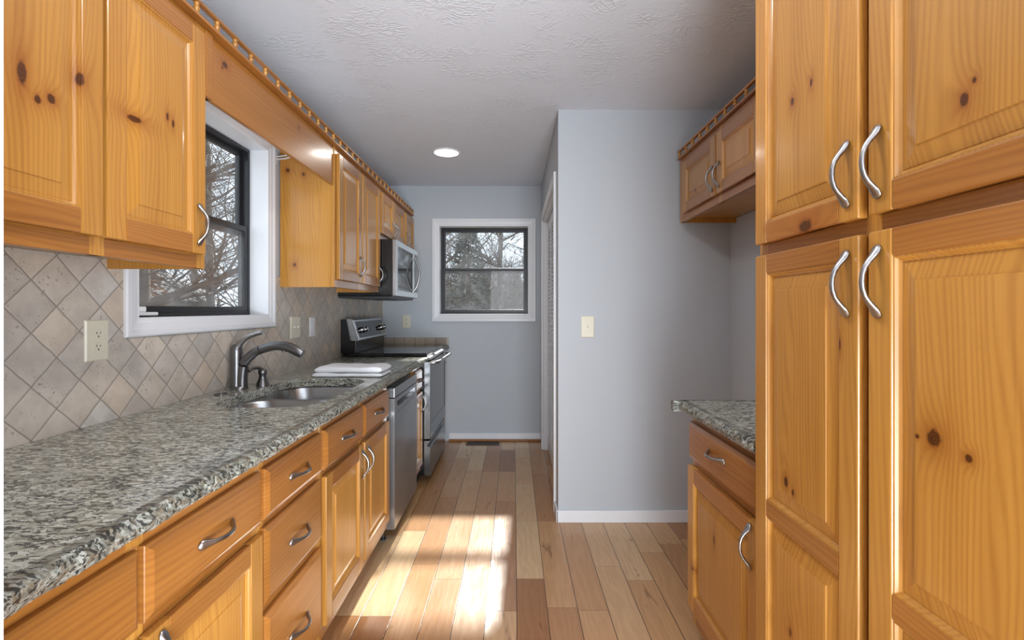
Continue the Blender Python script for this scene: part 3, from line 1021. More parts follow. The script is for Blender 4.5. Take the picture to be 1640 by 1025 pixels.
def rough_edge(p0, p1, n, z0, z1, seed):
    """chiselled stone edge from p0 to p1; n is the outward horizontal direction"""
    rr = random.Random(seed)
    p0, p1, n = Vector(p0), Vector(p1), Vector(n)
    L = (p1 - p0).length
    k = max(4, int(L / 0.011))
    rows = [(-0.030, z1), (-0.011, z1), (-0.002, z1 - 0.006), (0.003, z1 - 0.015), (0.002, z1 - 0.025), (-0.004, z0 + 0.006), (-0.012, z0), (-0.030, z0)]
    grid = []
    walk = [0.0] * len(rows)
    for i in range(k + 1):
        p = p0.lerp(p1, i / k)
        ring = []
        for j, (d, z) in enumerate(rows):
            walk[j] = walk[j] * 0.72 + rr.uniform(-1, 1) * 0.0034
            amp = 0 if j in (0, 7) else (0.8 if j in (1, 6) else 1.0)
            dz = 0 if j in (0, 1, 6, 7) else rr.uniform(-0.002, 0.002)
            q = p + n * (d + walk[j] * amp)
            ring.append((q.x, q.y, z + dz))
        grid.append(ring)
    mb = MB()
    mb.rings(grid, 0, True, True)
    return mb


def counter(label, outer, hole, edges, seed):
    me = slab(outer, hole, 0.876, 0.914)
    o = bpy.data.objects.new('countertop', me)
    me.name = 'countertop'
    me.materials.append(M['granite'])
    o.location = (0, 0, 0.895)
    COL.objects.link(o)
    tag(o, label, 'countertop')
    for i, (a, b, n) in enumerate(edges):
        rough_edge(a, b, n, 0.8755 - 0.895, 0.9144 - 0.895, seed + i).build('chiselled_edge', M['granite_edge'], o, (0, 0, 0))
    return o


HOLE = rrect(-1.105, -0.708, 1.698, 2.400, 0.13, 10)
XE = -0.622
counter('long speckled grey granite countertop with rough front edge, holding the sink', [(XL + 0.009, 0.415), (XE - 0.012, 0.415), (XE - 0.012, 3.486), (XL + 0.009, 3.486)], HOLE,
        [((XE, 0.415, 0), (XE, 3.486, 0), (1, 0, 0))], 3)
counter('short strip of granite countertop in the corner beyond the stove', [(XL + 0.009, 4.258), (XE - 0.012, 4.258), (XE - 0.012, YB - 0.010), (XL + 0.009, YB - 0.010)], None,
        [((XE, 4.258, 0), (XE, YB - 0.010, 0), (1, 0, 0))], 21)
counter('small granite countertop on the base cabinet beside the tall pantry', [(0.637, 1.268), (XR - 0.002, 1.268), (XR - 0.002, 1.835), (0.637, 1.835)], None,
        [((0.625, 1.268, 0), (0.625, 1.846, 0), (-1, 0, 0)), ((0.600, 1.847, 0), (XR - 0.002, 1.847, 0), (0, 1, 0))], 31)

# ------------------------------------------------------------------ sink
root = thing('kitchen_sink', (-0.90, 2.036, 0.70), 'undermount stainless double bowl sink set into the long granite countertop', 'sink')
r = R(root)
for (y0, y1, rad) in ((1.703, 2.037, 0.12), (2.063, 2.406, 0.12)):
    mb = MB()
    x0, x1 = -1.113, -0.708
    prof = [(-0.012, 0.8745), (0.0, 0.8745), (0.004, 0.868), (0.008, 0.80), (0.014, 0.735), (0.030, 0.712), (0.055, 0.704), (0.12, 0.700)]
    rings = []
    for (k, z) in prof:
        rings.append([(x, y, z) for (x, y) in rrect(x0 + k, x1 - k, y0 + k, y1 - k, 0.003 if k < 0 else max(0.02, rad - k * 0.6), 8)])
    mb.rings(rings, 0, False, True)
    bowl = mb.build('bowl', M['steel_sink'], root, r, smooth=50)
    mb = MB()
    mb.lathe([(0.045, 0.701), (0.043, 0.704), (0.036, 0.703), (0.030, 0.700), (0.010, 0.7005)], (x0 + x1) / 2, (y0 + y1) / 2, 24)
    mb.build('drain', M['steel'], bowl, r, smooth=40)
# ------------------------------------------------------------------ faucet
Z0 = 0.9145
root = thing('faucet', (-1.192, 2.10, Z0), 'single-lever stainless pull-out faucet standing behind the sink', 'faucet')
r = R(root)
mb = MB(); mb.lathe([(0.034, Z0), (0.034, Z0 + 0.006), (0.029, Z0 + 0.012)], -1.192, 2.10, 24)
mb.build('base', M['faucet'], root, r, smooth=40)
mb = MB()
mb.lathe([(0.0275, Z0 + 0.008), (0.0250, Z0 + 0.06), (0.0235, 1.05), (0.0250, 1.078), (0.0235, 1.094), (0.0165, 1.104), (0.007, 1.108)], -1.206, 2.10, 24)
mb.build('body', M['faucet'], root, r, smooth=40)


def smooth_path(pts, rad, n=6):
    P, Q = [], []
    for i in range(len(pts) - 1):
        p0 = Vector(pts[max(0, i - 1)]); p1 = Vector(pts[i]); p2 = Vector(pts[i + 1]); p3 = Vector(pts[min(len(pts) - 1, i + 2)])
        for k in range(n):
            t = k / n
            P.append(0.5 * ((2 * p1) + (p2 - p0) * t + (2 * p0 - 5 * p1 + 4 * p2 - p3) * t * t + (3 * p1 - p0 - 3 * p2 + p3) * t ** 3))
            Q.append(rad[i] * (1 - t) + rad[i + 1] * t)
    P.append(Vector(pts[-1])); Q.append(rad[-1])
    return P, Q


mb = MB()
P, Q = smooth_path([(-1.180, 2.098, Z0 + 0.006), (-1.178, 2.098, 0.975), (-1.166, 2.098, 1.030), (-1.128, 2.098, 1.070), (-1.102, 2.098, 1.083)], [0.0225, 0.0215, 0.0200, 0.0190, 0.0190])
mb.sweep(P, Q, 16)
mb.build('spout', M['faucet'], root, r, smooth=50)
mb = MB(); mb.sweep([(-1.103, 2.098, 1.0826), (-1.097, 2.098, 1.0855)], [0.0180, 0.0180], 16)
mb.build('seal_ring', M['slot'], root, r, smooth=50)
mb = MB()
P, Q = smooth_path([(-1.098, 2.098, 1.085), (-1.04, 2.098, 1.100), (-0.985, 2.098, 1.097), (-0.940, 2.098, 1.078), (-0.918, 2.098, 1.064)], [0.0190, 0.0195, 0.0210, 0.0225, 0.0190])
mb.sweep(P, Q, 16)
hd = mb.build('spray_head', M['faucet'], root, r, smooth=50)
mb = MB()
for k in range(3):
    mb.lathe([(0.0035, 0), (0.0035, 0.003)], -1.005 + k * 0.016, 2.098, 8, 0, 'z', 1.0765 - k * 0.003)
mb.build('spray_button', M['slot'], hd, r)
mb = MB()
P, Q = smooth_path([(-1.200, 2.10, 1.092), (-1.186, 2.10, 1.116), (-1.158, 2.10, 1.137), (-1.120, 2.10, 1.152), (-1.094, 2.10, 1.158)], [0.0150, 0.0125, 0.0100, 0.0090, 0.0095])
mb.sweep(P, Q, 12)
mb.build('lever', M['nickel'], root, r, smooth=50)

root = thing('soap_dispenser', (-1.128, 2.17, Z0), 'small bell-shaped metal soap dispenser beside the faucet', 'soap dispenser')
r = R(root)
mb = MB(); mb.lathe([(0.027, Z0), (0.026, Z0 + 0.012), (0.017, Z0 + 0.034), (0.0145, Z0 + 0.048), (0.0185, Z0 + 0.056), (0.0190, Z0 + 0.070), (0.0140, Z0 + 0.075)], -1.128, 2.17, 20)
mb.build('body', M['faucet'], root, r, smooth=50)
mb = MB()
P, Q = smooth_path([(-1.128, 2.17, Z0 + 0.070), (-1.136, 2.15, Z0 + 0.084), (-1.146, 2.125, Z0 + 0.085), (-1.153, 2.105, Z0 + 0.074)], [0.0095, 0.0085, 0.0072, 0.0062])
mb.sweep(P, Q, 10)
mb.build('nozzle', M['faucet'], root, r, smooth=50)
root = thing('sink_hole_cover', (-1.185, 1.955, Z0), 'flat round metal plug on the granite left of the faucet', 'cover')
mb = MB(); mb.lathe([(0.024, Z0), (0.024, Z0 + 0.003), (0.021, Z0 + 0.006), (0.008, Z0 + 0.008)], -1.185, 1.955, 20)
mb.build('disc', M['faucet'], root, R(root), smooth=40)
mb = MB(); mb.lathe([(0.006, Z0 + 0.0075), (0.006, Z0 + 0.014), (0.004, Z0 + 0.016)], -1.185, 1.955, 12)
mb.build('knob', M['nickel'], root, R(root), smooth=40)


# ------------------------------------------------------------------ towels
def towel(label, x0, x1, y0, y1, z0, layers, t, seed):
    """folded terry towel: layers joined by a rounded fold on the near side"""
    rr = random.Random(seed)
    ph = [rr.uniform(0, 6) for _ in range(4)]
    mb = MB()
    nx = 26
    for l in range(layers):
        za = z0 + l * t
        ins = 0.004 * l + rr.uniform(0, 0.003)
        rings = []
        for i in range(nx + 1):
            s = i / nx
            e = max(0.0, 1 - (min(s, 1 - s) / 0.06)) ** 2
            x = x0 + (x1 - x0) * s
            ht = t * (0.98 - 0.45 * e)
            wv = 0.0016 * math.sin(9 * s + ph[0]) + 0.0012 * math.sin(17 * s + ph[1])
            ring = []
            for k in range(18):
                a = 2 * math.pi * k / 18
                cy, cz = math.cos(a), math.sin(a)
                sy = math.copysign(abs(cy) ** 0.25, cy); sz = math.copysign(abs(cz) ** 0.55, cz)
                yy = (y0 + y1) / 2 + sy * ((y1 - y0) / 2 - ins - 0.004 * e) + 0.003 * math.sin(6 * s + ph[2])
                zz = za + t * 0.5 + sz * ht * 0.5
                if sz > 0.1 and l == layers - 1:
                    zz += wv + 0.0025 * math.sin(yy * 38 + ph[3] + 3 * s)
                ring.append((x, yy, zz))
            rings.append(ring)
        mb.rings(rings, 0, True, True)
    o = mb.build('towel', M['towel'], None, ((x0 + x1) / 2, (y0 + y1) / 2, z0), smooth=60)
    return tag(o, label, 'towel')


towel('folded white towel lying on the granite underneath another one', -1.020, -0.668, 2.440, 2.650, Z0, 1, 0.019, 1)
towel('thicker folded white towel lying on top of another beside the sink', -1.012, -0.672, 2.444, 2.650, Z0 + 0.0205, 1, 0.029, 2)

# ------------------------------------------------------------------ dishwasher
root = thing('dishwasher', (-0.95, 2.89, 0), 'stainless steel dishwasher with pocket handle under the granite countertop', 'dishwasher')
r = R(root)
D0, D1, XD = 2.612, 3.208, -0.645
mb = MB(); mb.box(XL + 0.03, -0.690, D0 - 0.035, D1, 0.10, 0.868); mb.build('tub', M['black'], root, r)
mb = MB(); mb.box(-0.75, -0.735, D0, D1, 0.012, 0.10); mb.build('toe_kick', M['black'], root, r)
mb = MB()
mb.box(-0.690, XD, D0, D1, 0.068, 0.690); mb.box(-0.690, XD, D0, D0 + 0.06, 0.690, 0.775); mb.box(-0.690, XD, D1 - 0.06, D1, 0.690, 0.775)
mb.box(-0.690, XD, D0 + 0.06, D1 - 0.06, 0.752, 0.775); mb.box(-0.690, XD - 0.028, D0 + 0.06, D1 - 0.06, 0.690, 0.752)
dr = mb.build('door', M['steel'], root, r)
mb = MB(); mb.rect_loft(lambda u, v, d: (XD - d, u, v), [(D0 + 0.06, D1 - 0.06, 0.690, 0.722, 0.0), (D0 + 0.062, D1 - 0.062, 0.690, 0.722, 0.006)], 0, True, True)
mb.box(XD - 0.026, XD + 0.002, D0 + 0.064, D1 - 0.064, 0.714, 0.722)
mb.build('handle', M['nickel'], dr, r, bevel=0.002)
mb = MB(); mb.box(-0.690, XD, D0, D1, 0.779, 0.832); mb.build('control_panel', M['steel'], root, r, bevel=0.003)
for yy in (D0 + 0.03, D1 - 0.03):
    mb = MB(); mb.lathe([(0.017, 0), (0.017, 0.008), (0.007, 0.010), (0.007, 0.10)], -0.715, yy, 12); mb.build('foot', M['darkgrey'], root, r, smooth=40)

# ------------------------------------------------------------------ range
R0, R1 = 3.490, 4.252
root = thing('stove', (-0.92, 3.87, 0), 'freestanding stainless electric stove with black glass cooktop below the microwave', 'stove')
r = R(root)
mb = MB(); mb.box(XL + 0.012, -0.650, R0, R1, 0.055, 0.915)
mb.box(XL + 0.05, -0.70, R0 + 0.03, R1 - 0.03, 0.0, 0.055)
mb.build('body', M['black'], root, r, bevel=0.003)
mb = MB(); mb.box(XL + 0.06, -0.628, R0, R1, 0.9155, 0.940); ct = mb.build('cooktop', M['blackglass'], root, r, bevel=0.004)
mb = MB()
for (cx, cy, rad) in ((-0.80, 3.68, 0.11), (-0.80, 4.06, 0.085), (-1.02, 3.68, 0.08), (-1.02, 4.06, 0.10)):
    for rr_ in (rad, rad * 0.62):
        rings = []
        for q in (rr_, rr_ - 0.003):
            rings.append([(cx + q * math.cos(2 * math.pi * k / 40), cy + q * math.sin(2 * math.pi * k / 40), 0.9403) for k in range(40)])
        mb.rings(rings, 0, False, False)
mb.build('burner_ring', M['darkgrey'], ct, r)
mb = MB()
mb.rings([[(-0.650, y, 0.9155), (-0.628, y, 0.9155), (-0.606, y, 0.906), (-0.604, y, 0.890), (-0.650, y, 0.890)] for y in (R0, R1)], 0, True, True)
mb.build('front_trim', M['steel_dark'], root, r, bevel=0.002)
mb = MB()
P_ = lambda u, v, d: (-0.604 - d, u, v)
ring_frame(mb, P_, R0 + 0.004, R1 - 0.004, 0.318, 0.880, 0.022, 0.046, 0.0)
mb.box(-0.640, -0.604, R0 + 0.02, R1 - 0.02, 0.826, 0.865)
mb.box(-0.640, -0.604, R0 + 0.02, R1 - 0.02, 0.335, 0.425)
mb.rect_loft(P_, [(R0 + 0.022, R1 - 0.022, 0.34, 0.85, 0.03), (R0 + 0.022, R1 - 0.022, 0.34, 0.85, 0.045)], 0, True, True)
od = mb.build('oven_door', M['steel_dark'], root, r, bevel=0.003)
mb = MB(); mb.rect_loft(P_, [(R0 + 0.025, R1 - 0.025, 0.424, 0.827, 0.003), (R0 + 0.025, R1 - 0.025, 0.424, 0.827, 0.012)], 0, True, True)
mb.build('oven_window', M['darkglass'], od, r)
mb = MB()
pts = [(-0.604, R0 + 0.03, 0.868), (-0.570, R0 + 0.03, 0.872), (-0.556, R0 + 0.045, 0.873), (-0.552, R0 + 0.12, 0.873), (-0.552, R1 - 0.12, 0.873), (-0.556, R1 - 0.045, 0.873), (-0.570, R1 - 0.03, 0.872), (-0.604, R1 - 0.03, 0.868)]
mb.sweep(pts, [0.012] * 8, 12, (0, 0, 1)); mb.build('handle', M['nickel'], od, r, smooth=60)
mb = MB()
sp = [(-0.604, 0.055), (-0.604, 0.250), (-0.612, 0.262), (-0.628, 0.268), (-0.620, 0.285), (-0.606, 0.296), (-0.606, 0.308), (-0.650, 0.308), (-0.650, 0.055)]
mb.rings([[(x, y, z) for (x, z) in sp] for y in (R0 + 0.004, R1 - 0.004)], 0, True, True)
mb.build('storage_drawer', M['steel_dark'], root, r, bevel=0.002)
# backguard: black lower riser, sloping stainless console
mb = MB()
bgp = [(XL + 0.012, 0.9405), (-1.146, 0.9405), (-1.140, 1.030), (-1.176, 1.036), (-1.205, 1.182), (XL + 0.012, 1.182)]
mb.rings([[(x, y, z) for (x, z) in bgp] for y in (R0 + 0.002, R1 - 0.002)], 0, True, True)
bgd = mb.build('backguard', M['black'], root, r, bevel=0.004)
A, B = Vector((-1.116, 0, 1.036)), Vector((-1.160, 0, 1.180))
ax = (B - A).normalized(); nn = Vector((ax.z, 0, -ax.x))
PB = lambda u, v, d: tuple(A + ax * v + nn * d + Vector((0, u, 0)))
mb = MB()
con = [(-1.172, 1.030), (-1.122, 1.028), (-1.1165, 1.036), (-1.1605, 1.180), (-1.168, 1.188), (-1.212, 1.191)]
mb.rings([[(x, y, z) for (x, z) in con] for y in (R0 - 0.002, R1 + 0.002)], 0, True, True)
mb.build('console_trim', M['steel'], bgd, r, bevel=0.002)
mb = MB(); mb.rect_loft(PB, [(R0 + 0.03, R1 - 0.03, 0.014, 0.138, -0.001), (R0 + 0.03, R1 - 0.03, 0.014, 0.138, 0.002)], 0, True, True)
mb.build('control_panel', M['blackglass'], bgd, r)
mb = MB(); mb.rect_loft(PB, [(3.80, 3.94, 0.045, 0.10, 0.002), (3.80, 3.94, 0.045, 0.10, 0.0042)], 0, True, True)
mb.build('display', M['darkglass'], bgd, r)
for yy in (3.575, 3.655, 4.085, 4.165):
    mb = MB()
    c = Vector(PB(yy, 0.070, 0.003))
    pr = [(0.023, 0.0), (0.023, 0.006), (0.0195, 0.010), (0.0175, 0.028), (0.014, 0.031)]
    e1 = Vector((0, 1, 0)); e2 = ax
    mb.rings([[c + nn * h + e1 * (q * math.cos(2 * math.pi * k / 18)) + e2 * (q * math.sin(2 * math.pi * k / 18)) for k in range(18)] for (q, h) in pr], 0, True, True)
    mb.build('knob', M['nickel'], bgd, r, smooth=40)

# ------------------------------------------------------------------ microwave
root = thing('microwave', (-1.06, 3.815, 1.345), 'over-the-range stainless microwave with black side and bowed handle', 'microwave')
r = R(root)
m0, m1, XM = 3.438, 4.194, -0.835
mb = MB(); mb.box(XL + 0.010, -0.866, m0, m1, 1.352, 1.758); mb.build('body', M['black'], root, r, bevel=0.004)
mb = MB(); mb.rings([[(XL + 0.012, y, 1.352), (-0.868, y, 1.352), (-0.878, y, 1.334), (-1.05, y, 1.330), (XL + 0.012, y, 1.338)] for y in (m0 + 0.006, m1 - 0.006)], 0, True, True)
mb.build('bottom_grille', M['darkgrey'], root, r, bevel=0.003)
PM = lambda u, v, d: (XM + d, u, v)
mb = MB()
ring_frame(mb, PM, m0 + 0.001, 4.055, 1.354, 1.757, 0.045, -0.030, 0.0)
mb.rect_loft(PM, [(m0 + 0.04, 4.02, 1.39, 1.72, -0.029), (m0 + 0.04, 4.02, 1.39, 1.72, -0.012)], 0, True, True)
md = mb.build('door', M['steel'], root, r, bevel=0.003)
mb = MB(); mb.rect_loft(PM, [(m0 + 0.046, 4.010, 1.400, 1.712, -0.010), (m0 + 0.046, 4.010, 1.400, 1.712, -0.004)], 0, True, True)
mb.build('window', M['darkglass'], md, r)
mb = MB()
P, Q = smooth_path([(XM - 0.002, 4.030, 1.690), (XM + 0.022, 4.030, 1.655), (XM + 0.042, 4.030, 1.590), (XM + 0.047, 4.030, 1.548), (XM + 0.042, 4.030, 1.506), (XM + 0.022, 4.030, 1.441), (XM - 0.002, 4.030, 1.406)], [0.009] * 7)
mb.sweep(P, Q, 12, (0, 1, 0)); mb.build('handle', M['nickel'], md, r, smooth=60)
mb = MB(); mb.box(-0.866, XM, 4.058, m1 - 0.001, 1.354, 1.757)
cp = mb.build('control_panel', M['steel'], root, r, bevel=0.003)
mb = MB(); mb.rect_loft(PM, [(4.072, 4.180, 1.40, 1.72, -0.001), (4.072, 4.180, 1.40, 1.72, 0.002)], 0, True, True); mb.build('keypad', M['darkglass'], cp, r)


# ------------------------------------------------------------------ electrical plates
def plate(name, label, cat, P, u, v, w, h, kind, mat):
    root = thing(name, P(u, v, 0), label, cat)
    r = R(root)
    mb = MB()
    o = lambda k: (u - w / 2 + k, u + w / 2 - k, v - h / 2 + k, v + h / 2 - k)
    mb.rect_loft(P, [(*o(0), 0.0), (*o(0), 0.0025), (*o(0.004), 0.006), (*o(0.006), 0.0062)], 0, True, True)
    pl = mb.build('cover_plate', mat, root, r)
    if kind == 'outlet':
        for s in (-1, 1):
            mb = MB()
            cv = v + s * 0.0195
            out = []
            for k in range(24):
                t = 2 * math.pi * k / 24
                a, b = 0.0172 * math.cos(t), max(-0.0140, min(0.0140, 0.0172 * math.sin(t)))
                out.append((u + a, cv + b))
            mb.rings([[P(a, b, d) for (a, b) in out] for d in (0.005, 0.0085)], 0, True, True)
            rc = mb.build('receptacle', mat, root, r, bevel=0.0008)
            mb = MB()
            for (du, hh) in ((-0.0062, 0.008), (0.0062, 0.0066)):
                mb.rect_loft(P, [(u + du - 0.0011, u + du + 0.0011, cv - hh / 2 + 0.003, cv + hh / 2 + 0.003, 0.008), (u + du - 0.0011, u + du + 0.0011, cv - hh / 2 + 0.003, cv + hh / 2 + 0.003, 0.0088)], 0, True, True)
            hole = [(u + 0.0026 * math.cos(2 * math.pi * k / 10), cv - 0.0075 + 0.0026 * math.sin(2 * math.pi * k / 10)) for k in range(10)]
            mb.rings([[P(a, b, d) for (a, b) in hole] for d in (0.008, 0.0088)], 0, True, True)
            mb.build('slots', M['slot'], rc, r)
        sc = [(0, 0)]
    elif kind in ('toggle', 'double'):
        for du in ((0,) if kind == 'toggle' else (-0.023, 0.023)):
            mb = MB()
            mb.rect_loft(P, [(u + du - 0.005, u + du + 0.005, v - 0.012, v + 0.012, 0.0055), (u + du - 0.005, u + du + 0.005, v - 0.012, v + 0.012, 0.0066)], 0, True, True)
            mb.rect_loft(P, [(u + du - 0.0042, u + du + 0.0042, v - 0.006, v + 0.004, 0.006), (u + du - 0.0032, u + du + 0.0032, v + 0.002, v + 0.009, 0.017)], 0, True, True)
            mb.build('toggle', mat, root, r, bevel=0.0006)
        sc = [((0 if kind == 'toggle' else d), s) for s in (-0.030, 0.030) for d in (-0.023, 0.023)]
    else:
        mb = MB(); mb.rect_loft(P, [(u - 0.016, u + 0.016, v - 0.033, v + 0.033, 0.0055), (u - 0.016, u + 0.016, v - 0.033, v + 0.033, 0.0085)], 0, True, True)
        mb.build('rocker', mat, root, r, bevel=0.001)
        sc = [(0, -0.048), (0, 0.048)]
    mb = MB()
    for (a, b) in sc:
        c = [(u + a + 0.003 * math.cos(2 * math.pi * k / 10), v + b + 0.003 * math.sin(2 * math.pi * k / 10)) for k in range(10)]
        mb.rings([[P(p, q, d) for (p, q) in c] for d in (0.0055, 0.0072)], 0, True, True)
    mb.build('screw', mat, pl, r)
    return root


PLW = lambda u, v, d: (xt + d, u, v)
PBK = lambda u, v, d: (u, YB - d, v)
PIN = lambda u, v, d: (u, YP - d, v)
plate('electrical_outlet', 'ivory duplex outlet on the diamond tile left of the sink window', 'outlet', PLW, 1.452, 1.166, 0.082, 0.124, 'outlet', M['ivory'])
plate('light_switch', 'wide ivory double toggle switch on tile right of the sink window', 'switch', PLW, 2.772, 1.155, 0.120, 0.126, 'double', M['ivory'])
plate('light_switch', 'narrow white rocker switch on the tile near the stove', 'switch', PLW, 3.005, 1.150, 0.074, 0.120, 'rocker', M['whiteplastic'])
plate('electrical_outlet', 'ivory duplex outlet on the grey end wall beside the stove', 'outlet', PBK, -1.030, 1.140, 0.080, 0.126, 'outlet', M['ivory'])
plate('light_switch', 'ivory single toggle switch alone on the bare grey wall', 'switch', PIN, 0.437, 1.156, 0.078, 0.128, 'toggle', M['ivory'])


# ------------------------------------------------------------------ recessed lights
def can(label, x, y, power):
    root = thing('recessed_light', (x, y, ZC), label, 'ceiling light')
    r = R(root)
    mb = MB(); mb.lathe([(0.108, ZC), (0.107, ZC - 0.004), (0.094, ZC - 0.007), (0.090, ZC - 0.004), (0.088, ZC - 0.001)], x, y, 36)
    mb.build('trim_ring', M['white'], root, r, smooth=50)
    mb = MB(); mb.lathe([(0.0895, ZC - 0.0045), (0.080, ZC - 0.007), (0.03, ZC - 0.008)], x, y, 36)
    mb.build('diffuser', M['lamp'], root, r, smooth=50)
    d = bpy.data.lights.new('lamp', 'AREA'); d.shape = 'DISK'; d.size = 0.16; d.energy = power; d.color = (1.0, 0.95, 0.88)
    o = bpy.data.objects.new('lamp', d); COL.objects.link(o); o.parent = root; o.location = (0, 0, -0.012)
    return root


can('round recessed ceiling light glowing white ahead of the end wall', -0.508, 3.64, 2.5)
can('round recessed ceiling light added as unseen fill above the near end of the kitchen, beyond the frame', -0.05, 1.15, 10)  # second can is unseen, added to fill the near end with light

# ------------------------------------------------------------------ floor register
root = thing('floor_register', (-0.29, 4.52, 0), 'dark metal floor vent grille set in the planks below the end window', 'vent')
r = R(root)
mb = MB(); ring_frame(mb, lambda u, v, d: (u, v, d), -0.445, -0.135, 4.462, 4.575, 0.014, 0.0, 0.005); mb.build('frame', M['bronze'], root, r)
mb = MB(); mb.box(-0.433, -0.147, 4.474, 4.563, 0.0002, 0.0012); mb.build('duct', M['slot'], root, r)
mb = MB()
for k in range(22):
    xx = -0.428 + k * 0.0129
    mb.box(xx, xx + 0.005, 4.474, 4.563, 0.001, 0.0042)
mb.build('louvers', M['bronze'], root, r)

# curtain rod bracket beside the sink window
root = thing('curtain_rod_bracket', (XL, 2.560, 2.055), 'small white curtain rod bracket at the top corner of the sink window', 'bracket')
r = R(root)
mb = MB(); mb.box(XL, XL + 0.004, 2.548, 2.572, 2.030, 2.080); mb.build('wall_plate', M['whiteplastic'], root, r, bevel=0.001)
mb = MB(); mb.sweep([(XL + 0.003, 2.560, 2.052), (XL + 0.05, 2.560, 2.056), (XL + 0.085, 2.560, 2.066), (XL + 0.092, 2.560, 2.078)], [(0.010, 0.003)] * 4, 8, (0, 1, 0))
mb.sweep([(XL + 0.003, 2.560, 2.066), (XL + 0.05, 2.560, 2.072), (XL + 0.085, 2.560, 2.080)], [(0.008, 0.003)] * 3, 8, (0, 1, 0))
mb.build('arm', M['whiteplastic'], root, r)

# ------------------------------------------------------------------ outdoors
GZ = -0.55
mb = MB(); mb.box(-60, 60, 4.9, 70, GZ - 0.2, GZ); mb.box(-60, -3.2, -10, 4.9, GZ - 0.2, GZ)
struct(mb.build('ground', M['ground']))


def limb(mb, p, d, L, rad, depth, rr, spread, min_r):
    pts, rads = [p], [rad]
    seg = 4
    q = p
    for i in range(seg):
        d = (d + Vector((rr.uniform(-1, 1), rr.uniform(-1, 1), rr.uniform(-0.5, 0.8))) * 0.16).normalized()
        q = q + d * (L / seg)
        pts.append(q); rads.append(max(min_r, rad * (1 - 0.5 * (i + 1) / seg)))
    mb.sweep(pts, rads, 6 if depth > 2 else 4)
    if depth <= 0:
        return
    n = rr.randint(3, 4) if depth > 1 else 3
    for k in range(n):
        i = rr.randint(1, seg)
        a = rr.uniform(0, 2 * math.pi)
        side = Vector((math.cos(a), math.sin(a), rr.uniform(-0.1, 0.6)))
        nd = (d * (1 - spread) + side * spread).normalized()
        limb(mb, pts[i], nd, L * rr.uniform(0.55, 0.78), max(min_r, rads[i] * 0.62), depth - 1, rr, spread, min_r)


def tree_mesh(seed, H, rad, depth, spread=0.6):
    rr = random.Random(seed)
    mt, mbr = MB(), MB()
    pts, rads = [Vector((0, 0, -0.05))], [rad * 1.15]
    q = Vector((0, 0, 0))
    n = 8
    lean = Vector((rr.uniform(-0.08, 0.08), rr.uniform(-0.08, 0.08), 1))
    for i in range(n):
        q = q + (lean + Vector((rr.uniform(-1, 1), rr.uniform(-1, 1), 0)) * 0.06) * (H / n)
        pts.append(q.copy()); rads.append(rad * (1 - 0.75 * (i + 1) / n))
    mt.sweep(pts, rads, 10)
    for i in range(2, n + 1):
        for k in range(3):
            a = rr.uniform(0, 2 * math.pi)
            limb(mbr, pts[i], Vector((math.cos(a), math.sin(a), rr.uniform(0.1, 0.9))).normalized(), H * rr.uniform(0.16, 0.30), max(0.008, rads[i] * 0.5), depth, rr, spread, 0.005)
    return mt, mbr


def make_tree(seed, H, rad, depth, bark):
    mt, mbr = tree_mesh(seed, H, rad, depth)
    root = thing('bare_tree', (0, 0, GZ), None, None)
    mt.build('trunk', bark, root, (0, 0, 0), smooth=60)
    mbr.build('branches', bark, root, (0, 0, 0))
    return root


def evergreen(seed, H, rad, mat):
    rr = random.Random(seed)
    root = thing('evergreen_tree', (0, 0, GZ), None, None)
    mb = MB(); mb.sweep([(0, 0, -0.05), (0.02, 0, H * 0.5), (0, 0.02, H)], [0.09, 0.06, 0.01], 8)
    mb.build('trunk', M['bark_brown'], root, (0, 0, 0), smooth=60)
    mb = MB()
    for k in range(3800):
        t = rr.random() ** 0.8
        z = H * (0.06 + 0.94 * t)
        q = rad * (1 - t) ** 0.7 * math.sqrt(rr.random())
        a = rr.uniform(0, 2 * math.pi)
        c = Vector((q * math.cos(a), q * math.sin(a), z))
        d = Vector((math.cos(a), math.sin(a), rr.uniform(-0.5, 0.5))).normalized() * rr.uniform(0.05, 0.12)
        s = Vector((rr.uniform(-1, 1), rr.uniform(-1, 1), rr.uniform(-1, 1))).normalized() * 0.022
        b = len(mb.v)
        mb.v += [tuple(c - s), tuple(c + s), tuple(c + d + s * 0.4), tuple(c + d - s * 0.4)]
        mb.face((b, b + 1, b + 2, b + 3))
    mb.build('foliage', mat, root, (0, 0, 0))
    return root


def copy_thing(src, loc, rz, sc):
    c = src.copy(); COL.objects.link(c)
    c.location = loc; c.rotation_euler = (0, 0, rz); c.scale = (sc, sc, sc)
    for ch in src.children:
        d = ch.copy(); COL.objects.link(d); d.parent = c
    return c


protos = [make_tree(11, 5.6, 0.12, 3, M['bark']), make_tree(23, 6.0, 0.09, 3, M['bark']), make_tree(37, 5.2, 0.15, 3, M['bark_brown'])]
used = set()


def put(k, x, y, rz, sc, label, group=None):
    p = protos[k]
    if k not in used:
        used.add(k)
        p.location = (x, y, GZ); p.rotation_euler = (0, 0, rz); p.scale = (sc, sc, sc)
        o = p
    else:
        o = copy_thing(p, (x, y, GZ), rz, sc)
    tag(o, label, 'tree', group)
    return o


# seen through the sink window
put(2, -4.4, 5.6, 0.3, 0.95, 'thick bare tree trunk close outside the sink window')
put(0, -6.4, 7.2, 1.9, 1.0, 'slender bare tree behind the thick trunk outside the sink window')
put(1, -4.6, 7.6, 4.0, 0.9, 'forked bare tree at the far side of the sink window view')
gl = 'bare grey tree of the woods seen through the sink window'
for i, (x, y) in enumerate([(-9.4, 9.2), (-7.6, 10.8), (-12.0, 12.4), (-9.4, 14.2), (-6.4, 12.2)]):
    put(i % 3, x, y, RND.uniform(0, 6), RND.uniform(0.95, 1.2), gl, 'woods beyond the sink window')
